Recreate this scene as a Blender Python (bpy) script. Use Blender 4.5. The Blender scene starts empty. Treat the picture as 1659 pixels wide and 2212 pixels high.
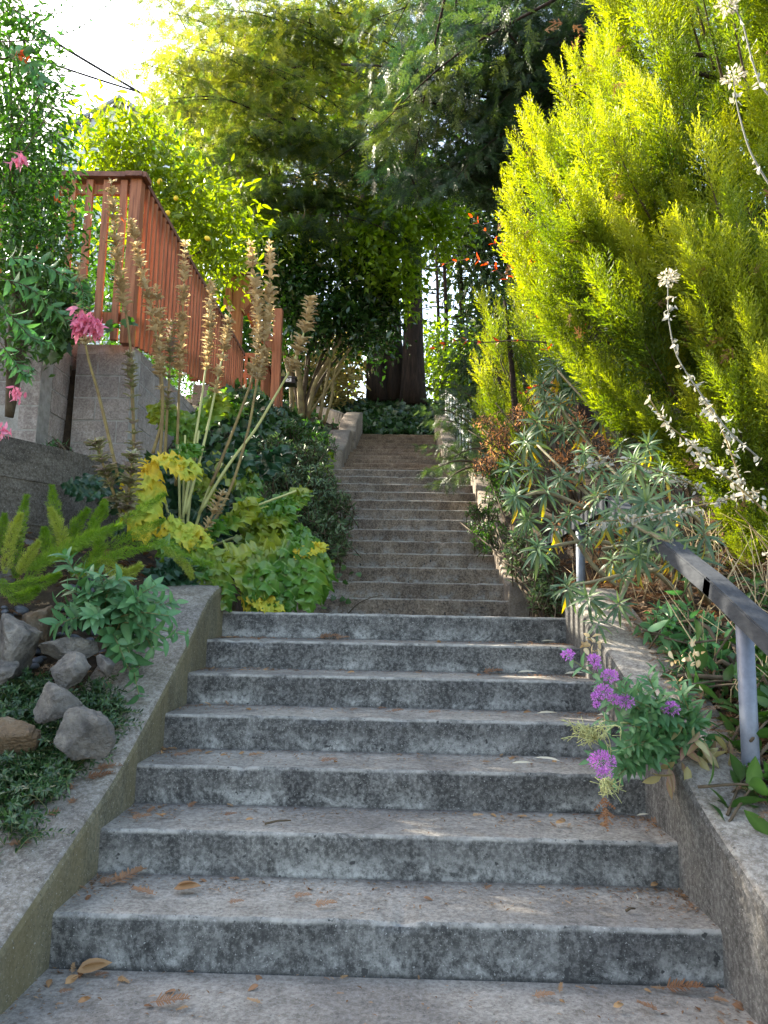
import bpy, math
import numpy as np
from math import radians as R
rng = np.random.default_rng(7)
S = bpy.context.scene
# ------------------------------------------------------------ camera
PITCH, YAW, ROLL, EYE = R(8.108), R(1.14), R(1.1), 1.109
cam = bpy.data.cameras.new('camera'); co = bpy.data.objects.new('camera', cam); S.collection.objects.link(co)
cam.sensor_fit = 'VERTICAL'; cam.sensor_height = 36.0; cam.lens = 36.0*1662/2212
cam.clip_start = .05; cam.clip_end = 2000
def rx(a): return np.array([[1,0,0],[0,np.cos(a),-np.sin(a)],[0,np.sin(a),np.cos(a)]])
def rz(a): return np.array([[np.cos(a),-np.sin(a),0],[np.sin(a),np.cos(a),0],[0,0,1]])
CM = rz(YAW) @ rx(R(90)+PITCH) @ rz(ROLL)
import mathutils
co.matrix_world = mathutils.Matrix(CM.tolist()).to_4x4(); co.location = (0,0,EYE)
S.camera = co
# ------------------------------------------------------------ light
SUN_AZ, SUN_EL = R(-57), R(34)      # to the left of straight ahead, shining back towards the camera
w = bpy.data.worlds.new('World'); S.world = w; w.use_nodes = True
nt = w.node_tree; bg = nt.nodes['Background']
sky = nt.nodes.new('ShaderNodeTexSky'); sky.sky_type = 'NISHITA'; sky.sun_disc = False
sky.sun_elevation = SUN_EL; sky.sun_rotation = SUN_AZ; sky.dust_density = 1.6; sky.air_density = 1.0; sky.ozone_density = .3
wb = nt.nodes.new('ShaderNodeMix'); wb.data_type = 'RGBA'; wb.blend_type = 'MULTIPLY'; wb.inputs[0].default_value = 1; wb.inputs[7].default_value = (1.10, 1.0, .87, 1)   # camera white balance set for open shade
nt.links.new(sky.outputs[0], wb.inputs[6]); nt.links.new(wb.outputs[2], bg.inputs[0]); bg.inputs[1].default_value = .13
sl = bpy.data.lights.new('sun', 'SUN'); so = bpy.data.objects.new('sun', sl); S.collection.objects.link(so)
sl.energy = 4.2; sl.angle = R(.53); sl.color = (1, .91, .74)
sdir = mathutils.Vector((math.sin(SUN_AZ)*math.cos(SUN_EL), math.cos(SUN_AZ)*math.cos(SUN_EL), math.sin(SUN_EL)))
so.rotation_euler = sdir.to_track_quat('Z', 'Y').to_euler()
S.view_settings.view_transform = 'Standard'; S.view_settings.look = 'None'
S.view_settings.exposure = 2.72; S.view_settings.gamma = 1
S.cycles.max_bounces = 8; S.cycles.diffuse_bounces = 4; S.cycles.transmission_bounces = 6
# ------------------------------------------------------------ measuring the place: picture point + distance -> world point
CP = np.array([0,0,EYE])
def ray(px, py): return CM @ np.array([(px-829.5)/1662, -(py-1106)/1662, -1.])
def P(px, py, Y): d = ray(px,py); return CP + d*Y/d[1]
def PX(px, py, X): d = ray(px,py); return CP + d*X/d[0]
def A(*a): return np.array(a, float)
# ------------------------------------------------------------ mesh building
class T:                                    # a small template shape
    def __init__(s, v, f, smooth=True):
        s.v = np.array(v, float); s.lt = np.array([len(q) for q in f]); s.l = np.array([i for q in f for i in q]); s.smooth = smooth; s.a = None
class MB:
    def __init__(s): s.V=[];s.L=[];s.N=[];s.M=[];s.A=[];s.S=[];s.n=0
    def raw(s, v, l, lt, mat=0, att=0., smooth=False):
        v = np.asarray(v, float); s.V.append(v); s.L.append(np.asarray(l)+s.n); s.N.append(np.asarray(lt))
        s.M.append(np.full(len(lt), mat)); s.A.append(np.broadcast_to(np.asarray(att,float),(len(v),)).copy())
        s.S.append(np.full(len(lt), smooth)); s.n += len(v)
    def poly(s, v, f, mat=0, att=0., smooth=False): s.raw(v, [i for q in f for i in q], [len(q) for q in f], mat, att, smooth)
    def inst(s, t, pos, mats, mat=0, att=None):
        pos = np.asarray(pos,float); k = len(pos)
        if k == 0: return
        v = np.einsum('kij,nj->kni', mats, t.v) + pos[:,None,:]
        l = (t.l[None,:] + (np.arange(k)*len(t.v))[:,None]).ravel()
        if att is None: att = rng.random(k)
        aa = np.repeat(np.broadcast_to(att,(k,)),len(t.v))
        if t.a is not None: aa = aa*.75+np.tile(t.a,k)
        s.raw(v.reshape(-1,3), l, np.tile(t.lt,k), mat, aa, t.smooth)
    def box(s, c, d, mat=0, att=0., rot=None, taper=1.):
        c = A(*c); h = A(*d)/2
        v = np.array([[x,y,z] for z in (-1,1) for y in (-1,1) for x in (-1,1)],float)
        v[4:,:2] *= taper; v = v*h
        if rot is not None: v = v @ np.asarray(rot).T
        s.poly(v+c, [(0,2,3,1),(4,5,7,6),(0,1,5,4),(2,6,7,3),(0,4,6,2),(1,3,7,5)], mat, att)
    def beam(s, a, b, w_, h_, mat=0, att=0., up=(0,0,1)):
        a=A(*a);b=A(*b);d=b-a;L=np.linalg.norm(d);d/=L;x=np.cross(d,up);x/=np.linalg.norm(x);z=np.cross(x,d)
        s.box((a+b)/2,(w_,L,h_),mat,att,rot=np.array([x,d,z]).T)
    def tube(s, pts, rad, seg=8, mat=0, att=0., caps=True, wob=0.):
        p = np.array(pts,float); n=len(p); r=np.broadcast_to(np.asarray(rad,float),(n,)) if np.ndim(rad)==0 or len(rad)==n else np.interp(np.linspace(0,1,n),np.linspace(0,1,len(rad)),rad)
        t = np.gradient(p,axis=0); t/= np.linalg.norm(t,axis=1)[:,None]+1e-9
        ref = A(0,0,1) if abs(t[0,2])<.9 else A(1,0,0)
        x = np.cross(ref,t[0]); x/=np.linalg.norm(x); X=[]
        for i in range(n):
            x = x - t[i]*np.dot(x,t[i]); x/=np.linalg.norm(x)+1e-9; X.append(x.copy())
        X=np.array(X); Y=np.cross(t,X)
        a=np.linspace(0,2*np.pi,seg,endpoint=False)
        rr = r[:,None]*(1+wob*rng.uniform(-1,1,(n,seg)))
        v = p[:,None,:]+rr[...,None]*(np.cos(a)[None,:,None]*X[:,None,:]+np.sin(a)[None,:,None]*Y[:,None,:])
        f=[(i*seg+j,i*seg+(j+1)%seg,(i+1)*seg+(j+1)%seg,(i+1)*seg+j) for i in range(n-1) for j in range(seg)]
        if caps: f += [tuple(range(seg))[::-1], tuple(range((n-1)*seg,n*seg))]
        s.poly(v.reshape(-1,3), f, mat, att, True)
    def build(s, name, mats, parent=None, loc=None):
        me = bpy.data.meshes.new(name)
        V=np.concatenate(s.V);L=np.concatenate(s.L);N=np.concatenate(s.N);M=np.concatenate(s.M);AT=np.concatenate(s.A);SM=np.concatenate(s.S)
        base = A(*parent['_b']) if parent is not None and '_b' in parent else (A(*loc) if loc is not None else A(0,0,0))
        V = V-base
        me.vertices.add(len(V)); me.vertices.foreach_set('co', V.astype(np.float32).ravel())
        me.loops.add(len(L)); me.loops.foreach_set('vertex_index', L.astype(np.int32))
        me.polygons.add(len(N)); st=np.concatenate([[0],np.cumsum(N)[:-1]])
        me.polygons.foreach_set('loop_start', st.astype(np.int32)); me.polygons.foreach_set('loop_total', N.astype(np.int32))
        me.polygons.foreach_set('material_index', M.astype(np.int32)); me.polygons.foreach_set('use_smooth', SM.astype(bool))
        at = me.attributes.new('v','FLOAT','POINT'); at.data.foreach_set('value', AT.astype(np.float32))
        me.update(calc_edges=True)
        for m in (mats if isinstance(mats,(list,tuple)) else [mats]): me.materials.append(m)
        o = bpy.data.objects.new(name, me); S.collection.objects.link(o)
        if parent is not None: o.parent = parent
        elif loc is not None: o.location = loc
        return o
def tag(o, label=None, cat=None, group=None, kind=None):
    if label: o['label']=label
    if cat: o['category']=cat
    if group: o['group']=group
    if kind: o['kind']=kind
    return o
def thing(name, loc, label, cat, group=None):
    o = bpy.data.objects.new(name, None); S.collection.objects.link(o); o.location = loc
    o['_b'] = [float(q) for q in loc]; o.empty_display_size=.1
    return tag(o, label, cat, group)
def smooth_pts(pts, n=12):
    p=np.array(pts,float); k=len(p)
    if k==2: return np.linspace(p[0],p[1],n)
    e=np.vstack([2*p[0]-p[1],p,2*p[-1]-p[-2]]); out=[]
    for t in np.linspace(0,k-1,n):
        i=min(int(t),k-2);u=t-i;a,b,c,d=e[i:i+4]
        out.append(.5*((2*b)+(-a+c)*u+(2*a-5*b+4*c-d)*u*u+(-a+3*b-3*c+d)*u**3))
    return np.array(out)
def unit(v): v=np.asarray(v,float); return v/(np.linalg.norm(v,axis=-1,keepdims=True)+1e-9)
def frames(d, nrm, scale):                 # columns x,y,z ; y = leaf direction, z = leaf normal
    d=unit(d); x=unit(np.cross(d,nrm)); z=np.cross(x,d)
    m=np.stack([x,d,z],axis=2); sc=np.asarray(scale,float)
    return m*(sc[:,None,None] if sc.ndim==1 else sc[:,None,:] if sc.ndim==2 else sc)
def rdir(n, up=0., spread=1.):
    v=rng.normal(size=(n,3))*spread; v[:,2]+=up; return unit(v)
# ------------------------------------------------------------ materials
def nodes(name):
    m=bpy.data.materials.new(name); m.use_nodes=True; t=m.node_tree; return m,t,t.nodes['Principled BSDF'],t.nodes['Material Output']
def L(t,a,b): t.links.new(a,b)
def ramp(t, fac, stops):
    r=t.nodes.new('ShaderNodeValToRGB'); e=r.color_ramp.elements
    while len(e)<len(stops): e.new(.5)
    for q,(p_,c) in zip(e,stops): q.position=p_; q.color=(*c,1)
    L(t,fac,r.inputs[0]); return r.outputs[0]
def noise(t, scale, detail=6, rough=.6, vec=None, stretch=None, dist=0.):
    n=t.nodes.new('ShaderNodeTexNoise'); n.inputs['Scale'].default_value=scale; n.inputs['Detail'].default_value=detail; n.inputs['Roughness'].default_value=rough; n.inputs['Distortion'].default_value=dist
    if vec is None:
        g=t.nodes.new('ShaderNodeNewGeometry'); vec=g.outputs['Position']
    if stretch:
        mp=t.nodes.new('ShaderNodeMapping'); mp.inputs['Scale'].default_value=stretch; L(t,vec,mp.inputs[0]); vec=mp.outputs[0]
    L(t,vec,n.inputs['Vector']); return n.outputs['Fac']
def mix(t, f, a, b, mode='MIX'):
    m=t.nodes.new('ShaderNodeMix'); m.data_type='RGBA'; m.blend_type=mode
    for s_,x in ((m.inputs[0],f),(m.inputs[6],a),(m.inputs[7],b)):
        if hasattr(x,'links'): L(t,x,s_)
        elif isinstance(x,(int,float)): s_.default_value=x
        else: s_.default_value=(*x,1)
    return m.outputs[2]
def math_(t, op, a, b=0.):
    m=t.nodes.new('ShaderNodeMath'); m.operation=op
    for s_,x in ((m.inputs[0],a),(m.inputs[1],b)):
        if hasattr(x,'links'): L(t,x,s_)
        else: s_.default_value=x
    return m.outputs[0]
def bump(t, bs, h, strength=.4, dist=.01):
    b=t.nodes.new('ShaderNodeBump'); b.inputs['Strength'].default_value=strength; b.inputs['Distance'].default_value=dist
    L(t,h,b.inputs['Height']); L(t,b.outputs[0],bs.inputs['Normal'])
def attr(t,name='v'):
    a=t.nodes.new('ShaderNodeAttribute'); a.attribute_name=name; return a.outputs['Fac']
def leafmat(name, cols, transl=.45, tint=(1,1,1), rough=.45, spec=.4, sat=1.25, blotch=None):
    """leaf: varied colour per leaf, light passing through"""
    m,t,bs,out=nodes(name)
    c=ramp(t,attr(t),[(i/(len(cols)-1),q) for i,q in enumerate(cols)])
    if blotch: 
        f=ramp(t,noise(t,blotch[1],4),[(.48,(0,0,0)),(.62,(1,1,1))]); c=mix(t,f,c,blotch[0])
    n=noise(t,60,3); c2=mix(t,math_(t,'MULTIPLY',n,.5),c,mix(t,1.,c,(.55,.6,.5),'MULTIPLY'))
    L(t,c2,bs.inputs['Base Color']); bs.inputs['Roughness'].default_value=rough; bs.inputs['Specular IOR Level'].default_value=spec
    tr=t.nodes.new('ShaderNodeBsdfTranslucent'); hs=t.nodes.new('ShaderNodeHueSaturation'); hs.inputs['Saturation'].default_value=sat; hs.inputs['Value'].default_value=1.7
    L(t,c2,hs.inputs['Color']); L(t,mix(t,1.,hs.outputs[0],tint,'MULTIPLY'),tr.inputs['Color'])
    ms=t.nodes.new('ShaderNodeMixShader'); ms.inputs[0].default_value=transl; L(t,bs.outputs[0],ms.inputs[1]); L(t,tr.outputs[0],ms.inputs[2]); L(t,ms.outputs[0],out.inputs[0])
    return m
def simple(name, cols, scale=8, rough=.8, bmp=.3, bd=.01, stretch=None, spec=.3, metal=0., fine=0):
    m,t,bs,out=nodes(name); f=noise(t,scale,8,.65,stretch=stretch)
    c=ramp(t,f,[(.3+.4*i/max(1,len(cols)-1),q) for i,q in enumerate(cols)])
    if fine: c=mix(t,math_(t,'MULTIPLY',noise(t,fine,4,.7,stretch=stretch),.7),c,mix(t,1.,c,(.35,.33,.32),'MULTIPLY'))
    L(t,c,bs.inputs['Base Color']); bs.inputs['Roughness'].default_value=rough; bs.inputs['Specular IOR Level'].default_value=spec; bs.inputs['Metallic'].default_value=metal
    bump(t,bs,noise(t,scale*4,8,.7,stretch=stretch),bmp,bd); return m
def concrete(name, dark, mid, light, amount=.5, vstain=False, drip=(1,1,.35), moss=None):
    m,t,bs,out=nodes(name)
    big=noise(t,2.3,5,.6,stretch=drip); medn=noise(t,11,8,.72,stretch=drip); fn=noise(t,55,6,.75); sp=noise(t,140,3,.6)
    c=ramp(t,medn,[(.40,dark),(.51,mid),(.62,light)])
    cb=ramp(t,fn,[(.41,dark),(.5,mid),(.58,light)]); c=mix(t,.6,c,cb)
    c=mix(t,ramp(t,big,[(.38,(0,0,0)),(.62,(1,1,1))]),mix(t,1.,c,(.62,.62,.64),'MULTIPLY'),c)
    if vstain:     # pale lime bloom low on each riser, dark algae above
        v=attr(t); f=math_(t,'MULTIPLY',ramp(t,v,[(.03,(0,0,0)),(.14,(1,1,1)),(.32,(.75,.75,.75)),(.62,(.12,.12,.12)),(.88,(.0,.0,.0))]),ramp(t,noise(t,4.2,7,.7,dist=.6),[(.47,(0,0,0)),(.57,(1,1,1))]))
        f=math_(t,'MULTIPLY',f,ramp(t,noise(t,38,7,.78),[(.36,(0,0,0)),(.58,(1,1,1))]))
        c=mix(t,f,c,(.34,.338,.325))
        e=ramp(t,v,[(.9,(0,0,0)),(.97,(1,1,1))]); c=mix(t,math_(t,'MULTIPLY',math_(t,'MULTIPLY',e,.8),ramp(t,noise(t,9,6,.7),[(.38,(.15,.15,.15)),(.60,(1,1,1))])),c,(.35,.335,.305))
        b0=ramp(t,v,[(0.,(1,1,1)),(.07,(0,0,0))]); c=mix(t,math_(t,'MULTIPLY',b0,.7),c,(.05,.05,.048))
        c=mix(t,ramp(t,noise(t,30,2,.4),[(.70,(0,0,0)),(.73,(1,1,1))]),c,(.05,.05,.05))
    if moss: c=mix(t,ramp(t,noise(t,3,6,.7,stretch=drip),[(.35,(0,0,0)),(.6,(1,1,1))]),c,mix(t,.6,c,moss))
    c=mix(t,ramp(t,sp,[(.64,(0,0,0)),(.70,(.7,.7,.7))]),c,(.42,.42,.41))
    c=mix(t,ramp(t,noise(t,90,3,.5,stretch=(1,1,1)),[(.30,(.7,.7,.7)),(.36,(0,0,0))]),c,(.05,.05,.05))
    L(t,c,bs.inputs['Base Color']); bs.inputs['Roughness'].default_value=.9; bs.inputs['Specular IOR Level'].default_value=.2
    h=mix(t,.5,noise(t,45,8,.8),noise(t,180,4,.7)); bump(t,bs,h,.55,.008)
    return m
M={}
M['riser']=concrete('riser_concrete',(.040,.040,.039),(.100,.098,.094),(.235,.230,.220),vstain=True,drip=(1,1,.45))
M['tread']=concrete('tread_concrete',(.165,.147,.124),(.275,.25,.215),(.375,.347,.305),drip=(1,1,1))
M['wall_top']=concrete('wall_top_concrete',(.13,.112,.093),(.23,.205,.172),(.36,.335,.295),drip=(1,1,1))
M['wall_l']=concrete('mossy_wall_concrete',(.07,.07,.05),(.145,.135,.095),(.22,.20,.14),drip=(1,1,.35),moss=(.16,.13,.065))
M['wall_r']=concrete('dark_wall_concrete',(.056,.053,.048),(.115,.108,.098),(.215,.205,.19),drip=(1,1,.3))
M['wall_dark']=concrete('old_retaining_concrete',(.055,.047,.038),(.105,.093,.078),(.18,.165,.145),drip=(.5,.5,1.6))
M['warm_conc']=concrete('upper_wall_concrete',(.16,.13,.10),(.27,.22,.17),(.36,.31,.25),drip=(1,1,1))
M['block']=concrete('block_concrete',(.20,.165,.15),(.32,.265,.24),(.44,.40,.37),drip=(1,1,.5))
M['mortar']=simple('mortar',[(.20,.185,.17),(.33,.31,.29),(.42,.40,.38)],14,.95,.8,.02)
M['wood']=simple('redwood_boards',[(.15,.048,.020),(.38,.125,.048),(.52,.21,.095)],3.,.55,.25,.003,stretch=(14,14,.7),spec=.4,fine=60)
M['wood_cap']=simple('redwood_cap',[(.07,.025,.015),(.17,.065,.038),(.22,.10,.065)],4.,.6,.25,.003,stretch=(4,1,4),spec=.4)
M['soil']=simple('soil',[(.02,.014,.01),(.05,.035,.022),(.10,.065,.04)],9,1.,.9,.03)
M['litter']=leafmat('dry_litter',[(.12,.07,.04),(.22,.13,.08),(.36,.25,.16)],.25,(1,.8,.6),.8,.1,1.1)
M['bark']=simple('redwood_bark',[(.012,.008,.006),(.032,.019,.014),(.065,.038,.026)],3,.95,1.,.05,stretch=(5,5,.6))
M['twig']=simple('twig_bark',[(.05,.035,.022),(.11,.085,.055)],20,.9,.3)
M['stem_green']=simple('green_stem',[(.10,.12,.045),(.20,.21,.09)],30,.6,.1)
M['stem_dry']=simple('dry_stem',[(.10,.06,.03),(.24,.19,.07)],9,.7,.2)
M['stem_straw']=simple('straw_stalks',[(.34,.24,.12),(.5,.40,.24)],9,.8,.1)
M['stem_yel']=simple('pale_stem',[(.30,.30,.12),(.40,.42,.18)],9,.6,.1)
M['steel']=simple('painted_steel',[(.10,.12,.16),(.16,.185,.24),(.20,.23,.28)],6,.5,.15,.002,spec=.5,metal=.15,fine=40)
M['rail']=simple('weathered_rail',[(.04,.044,.052),(.075,.082,.092)],10,.9,.3,.003,stretch=(6,1,6),fine=70,spec=.1)
M['black']=simple('black_paint',[(.012,.012,.014),(.02,.02,.024)],10,.35,.05)
M['white']=simple('white_paint',[(.7,.69,.66),(.8,.8,.78)],10,.6,.1)
M['siding']=simple('pale_siding',[(.55,.60,.66),(.62,.66,.70)],2,.6,.05)
M['roof']=simple('roof_shingle',[(.25,.26,.28),(.34,.35,.37)],6,.9,.3)
M['glass']=simple('window_glass',[(.04,.05,.06),(.06,.07,.08)],1,.08,.0,spec=.8)
M['rock']=simple('grey_rock',[(.06,.058,.055),(.17,.16,.15),(.28,.26,.235),(.42,.39,.34)],9,.9,1.,.05,fine=45)
M['rock_tan']=simple('tan_rock',[(.10,.085,.07),(.26,.18,.11),(.34,.29,.22)],9,.9,1.,.05,fine=45)
M['pebble']=simple('black_pebble',[(.035,.04,.05),(.09,.10,.12)],9,.5,.1,.003)
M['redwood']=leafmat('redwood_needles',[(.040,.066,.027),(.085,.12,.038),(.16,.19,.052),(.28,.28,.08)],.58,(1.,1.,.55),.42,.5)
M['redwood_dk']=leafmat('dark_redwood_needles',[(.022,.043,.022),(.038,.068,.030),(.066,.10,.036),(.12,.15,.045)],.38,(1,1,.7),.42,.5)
M['dead_needles']=leafmat('dead_needles',[(.18,.085,.045),(.30,.17,.10)],.2,(1,.85,.7),.8,.1,1.)
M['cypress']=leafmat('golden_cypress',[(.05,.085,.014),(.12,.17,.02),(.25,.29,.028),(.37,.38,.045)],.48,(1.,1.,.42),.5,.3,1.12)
M['ivy_dk']=leafmat('ivy_leaves',[(.018,.045,.018),(.035,.08,.028),(.07,.13,.045)],.22,(1,1,.6),.35,.5)
M['shrub']=leafmat('shrub_leaves',[(.03,.07,.02),(.055,.12,.03),(.10,.19,.05)],.32,(1,1,.5),.4,.5)
M['lemon']=leafmat('lemon_leaves',[(.07,.12,.018),(.16,.22,.02),(.28,.32,.03)],.5,(1,1,.35),.35,.5)
M['laurel']=leafmat('laurel_leaves',[(.015,.04,.012),(.03,.07,.018),(.055,.11,.022)],.3,(1,1,.4),.22,.7)
M['lime']=leafmat('sunny_vine_leaves',[(.10,.17,.02),(.2,.3,.03),(.3,.4,.05)],.5,(1,1,.35),.35,.5)
M['thicket']=leafmat('tan_thicket',[(.16,.13,.06),(.28,.23,.10),(.34,.30,.14)],.5,(1,.92,.6),.6,.3,1.0)
M['herb']=leafmat('blue_green_leaves',[(.06,.15,.065),(.09,.21,.095),(.15,.29,.13)],.25,(1,1,.6),.45,.4)
M['bush']=leafmat('grey_green_leaves',[(.06,.10,.05),(.10,.16,.085),(.17,.23,.12)],.25,(1,1,.6),.5,.4)
M['fern']=leafmat('foxtail_needles',[(.10,.20,.02),(.17,.29,.03),(.28,.38,.06)],.4,(1,1,.5),.5,.3)
M['fern_y']=leafmat('yellowing_foxtail',[(.30,.36,.07),(.42,.45,.12)],.4,(1,1,.5),.5,.3)
M['aca_g']=leafmat('acanthus_green',[(.05,.14,.025),(.09,.21,.035),(.16,.29,.05)],.3,(1,1,.5),.30,.5,blotch=((.26,.30,.04),2.6))
M['aca_d']=leafmat('acanthus_dark',[(.02,.06,.03),(.035,.09,.045)],.2,(1,1,.6),.35,.5)  # shade inside the clump put into a darker leaf green
M['aca_y']=leafmat('acanthus_yellow',[(.66,.46,.03),(.74,.60,.08)],.35,(1,.9,.5),.5,.3,1.05,blotch=((.42,.50,.08),3))
M['bract']=leafmat('dry_bracts',[(.32,.23,.13),(.52,.41,.25),(.68,.59,.43)],.35,(1,.9,.7),.6,.2,1.0)
M['bract_g']=leafmat('greenish_bracts',[(.18,.19,.09),(.30,.30,.16),(.32,.24,.26)],.3,(1,.95,.7),.6,.2,1.0)
M['petal_w']=leafmat('white_petals',[(.38,.33,.25),(.52,.48,.40)],.3,(1,1,.9),.6,.2,1.0)
M['silver']=leafmat('silver_dried',[(.24,.24,.225),(.38,.38,.36),(.30,.26,.19)],.3,(1,.97,.9),.8,.1,1.0)
M['pink']=leafmat('pink_petals',[(.60,.16,.28),(.75,.30,.42)],.35,(1,.7,.8),.5,.3,1.0)
M['purple']=leafmat('purple_petals',[(.42,.12,.50),(.62,.28,.68)],.3,(1,.8,1),.5,.3,1.0)
M['orange']=leafmat('orange_petals',[(.75,.10,.02),(.8,.2,.04)],.4,(1,.7,.5),.5,.3,1.0)
M['red_leaf']=leafmat('red_plum_leaves',[(.35,.06,.03),(.55,.14,.06)],.5,(1,.55,.4),.4,.4,1.1)
M['rust_leaf']=leafmat('rusty_leaves',[(.34,.17,.08),(.5,.30,.16)],.45,(1,.8,.6),.5,.3,1.0)
M['euph']=leafmat('euphorbia_leaves',[(.06,.11,.065),(.10,.165,.09),(.19,.25,.09)],.3,(1,1,.6),.45,.4)
M['euph_y']=leafmat('yellow_old_leaves',[(.30,.30,.06),(.50,.38,.10)],.4,(1,.9,.4),.5,.3)
M['euph_stem']=simple('euphorbia_stem',[(.12,.10,.06),(.22,.20,.12)],25,.7,.3)
M['lemonfruit']=simple('lemon_peel',[(.75,.50,.03),(.8,.58,.05)],30,.4,.2)
M['wire']=simple('cable_rubber',[(.02,.02,.03),(.03,.03,.04)],5,.7,0)
# ------------------------------------------------------------ leaf templates (length along +Y, normal +Z)
def leaf_t(w=.3, n=5, fold=.25, curve=.25, tip=1.6):
    v=[];f=[]
    for i in range(n+1):
        u=i/n; ww=w*.5*(np.sin(np.pi*u**.8)**.8 if 0<u<1 else .0)+.004; z=-curve*u*u
        v+=[(-ww,u,z+fold*ww),(0,u,z),(ww,u,z+fold*ww)]
    for i in range(n):
        a=i*3; f+=[(a,a+1,a+4,a+3),(a+1,a+2,a+5,a+4)]
    t=T(v,f); t.a=np.tile([0,.28,0],n+1); return t
LF=leaf_t(.32); LF_WIDE=leaf_t(.5,5,.2,.3); LF_NARROW=leaf_t(.15,4,.3,.2); LF_DROOP=leaf_t(.17,6,.35,.55)
LS=T([(0,0,0),(-.17,.45,.05),(0,1,-.12),(.17,.45,.05),(0,.45,0)],[(0,4,1),(1,4,2),(0,3,4),(4,3,2)])
LSW=T([(0,0,0),(-.26,.42,.06),(0,1,-.14),(.26,.42,.06)],[(0,2,1),(0,3,2)])
NEED=T([(-.045,0,0),(.045,0,0),(.03,.7,.02),(0,1,0),(-.03,.7,.02)],[(0,1,2,3,4)])
def lobed(prof, curl=.1, wav=.0, seed=0):
    r=np.random.default_rng(seed); n=len(prof); v=[(0,.35,0)]; f=[]
    for (x,y) in prof: v.append((x,y,-curl*((x*1.6)**2+(y-.35)**2)+wav*r.uniform(-1,1)))
    for i in range(n-1): f.append((0,i+1,i+2))
    return T(v,f)
IVY=lobed([(.0,0),(.18,-.08),(.38,.05),(.55,.22),(.36,.42),(.42,.62),(.2,.66),(0,1),(-.2,.66),(-.42,.62),(-.36,.42),(-.55,.22),(-.38,.05),(-.18,-.08),(0,0)],.15,.03)
def acanthus(seed):     # deeply lobed, toothed, undulating leaf: pairs of lobes on a midrib
    r=np.random.default_rng(seed); v=[];f=[];at_=[]
    def zc(u): return -.45*u*u
    def lobe(u,ang,ln,wd):
        o=np.array([0,u,zc(u)]); dx=np.array([math.sin(ang),math.cos(ang),0]); nx_=np.array([math.cos(ang),-math.sin(ang),0]); lift=r.uniform(-.05,.16); n=7; k=len(v)
        for i in range(n+1):
            t=i/n; w_=wd*(.55+.6*math.sin(math.pi*min(1,t*.9+.05)))*(1-.92*t**3)*(1.18 if i%2 else .78); c=o+dx*ln*t+np.array([0,0,lift*math.sin(t*2.6)-.18*t*t+.03*math.sin(t*9+u*7)])
            for s_ in (-1,-.13,0,.13,1): v.append(tuple(c+nx_*w_*s_*.5+np.array([0,0,abs(s_)*(.06*math.sin(i*2.1+s_)+.05)])+ (dx*.02 if s_ else 0))); at_.append(.75 if s_==0 else 0)
        for i in range(n): 
            for q in range(4): a=k+i*5+q; f.append((a,a+1,a+6,a+5))
    for i,u in enumerate((.05,.22,.40,.58,.74)):
        L_=(.22,.36,.42,.38,.28)[i]*r.uniform(.88,1.1)
        for sg in (-1,1): lobe(u,sg*(1.1-.45*u),L_,.30*(1-.3*u))
    lobe(.70,0,.36,.30); k=len(v)
    for i in range(9):
        u=i/8; w_=.03*(1-u)+.006; v+=[(-w_*3.2,u,zc(u)+.012),(0,u,zc(u)-.006),(w_*3.2,u,zc(u)+.012)]; at_+=[.5,.9,.5]
    for i in range(8):
        for q in (0,1): a=k+i*3+q; f.append((a,a+1,a+4,a+3))
    t=T(v,f); t.a=np.array(at_); return t
ACA=[acanthus(1),acanthus(2)]
def flatspray(seed=0, n=13, tw=5):        # redwood spray: a flat feather with side feathers
    r=np.random.default_rng(seed); v=[];f=[]
    def quad(a,b,wd):
        a=np.array(a);b=np.array(b);d=b-a;d/=np.linalg.norm(d);s_=np.cross(d,(0,0,1))*wd
        k=len(v); m=(a*.35+b*.65); v.extend([tuple(a-s_*.5),tuple(a+s_*.5),tuple(m+s_),tuple(b),tuple(m-s_)]); f.append((k,k+1,k+2,k+3,k+4))
    def feather(o,ang,ln,nn):
        dx=np.array([np.sin(ang),np.cos(ang),0.]);
        for i in range(nn):
            u=(i+.5)/nn; p=np.array(o)+dx*ln*u; p[2]-=.18*(ln*u)**1.5
            nl=.16*(1-.55*u)*min(1,ln*1.6)*r.uniform(.8,1.15)
            for sg in (-1,1):
                a2=ang+sg*(.95-.3*u); q=p+np.array([np.sin(a2)*nl,np.cos(a2)*nl,r.uniform(-.04,.06)]); quad(p,q,.026)
        e=np.array(o)+dx*ln; e[2]-=.18*ln**1.5; quad(o,e,.006); quad(e-dx*.03,e+dx*.05,.015)
    feather((0,0,0),0,1.,n)
    for i in range(tw):
        u=.12+.68*i/tw
        for sg in (-1,1): feather((0,u,-.18*u**1.5),sg*(.75+r.uniform(-.12,.12)),.5*(1-.55*u),5)
    return T(v,f,False)
SPR=[flatspray(1,10,3),flatspray(2,9,3)]
SPR_S=flatspray(3,9,2)
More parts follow.
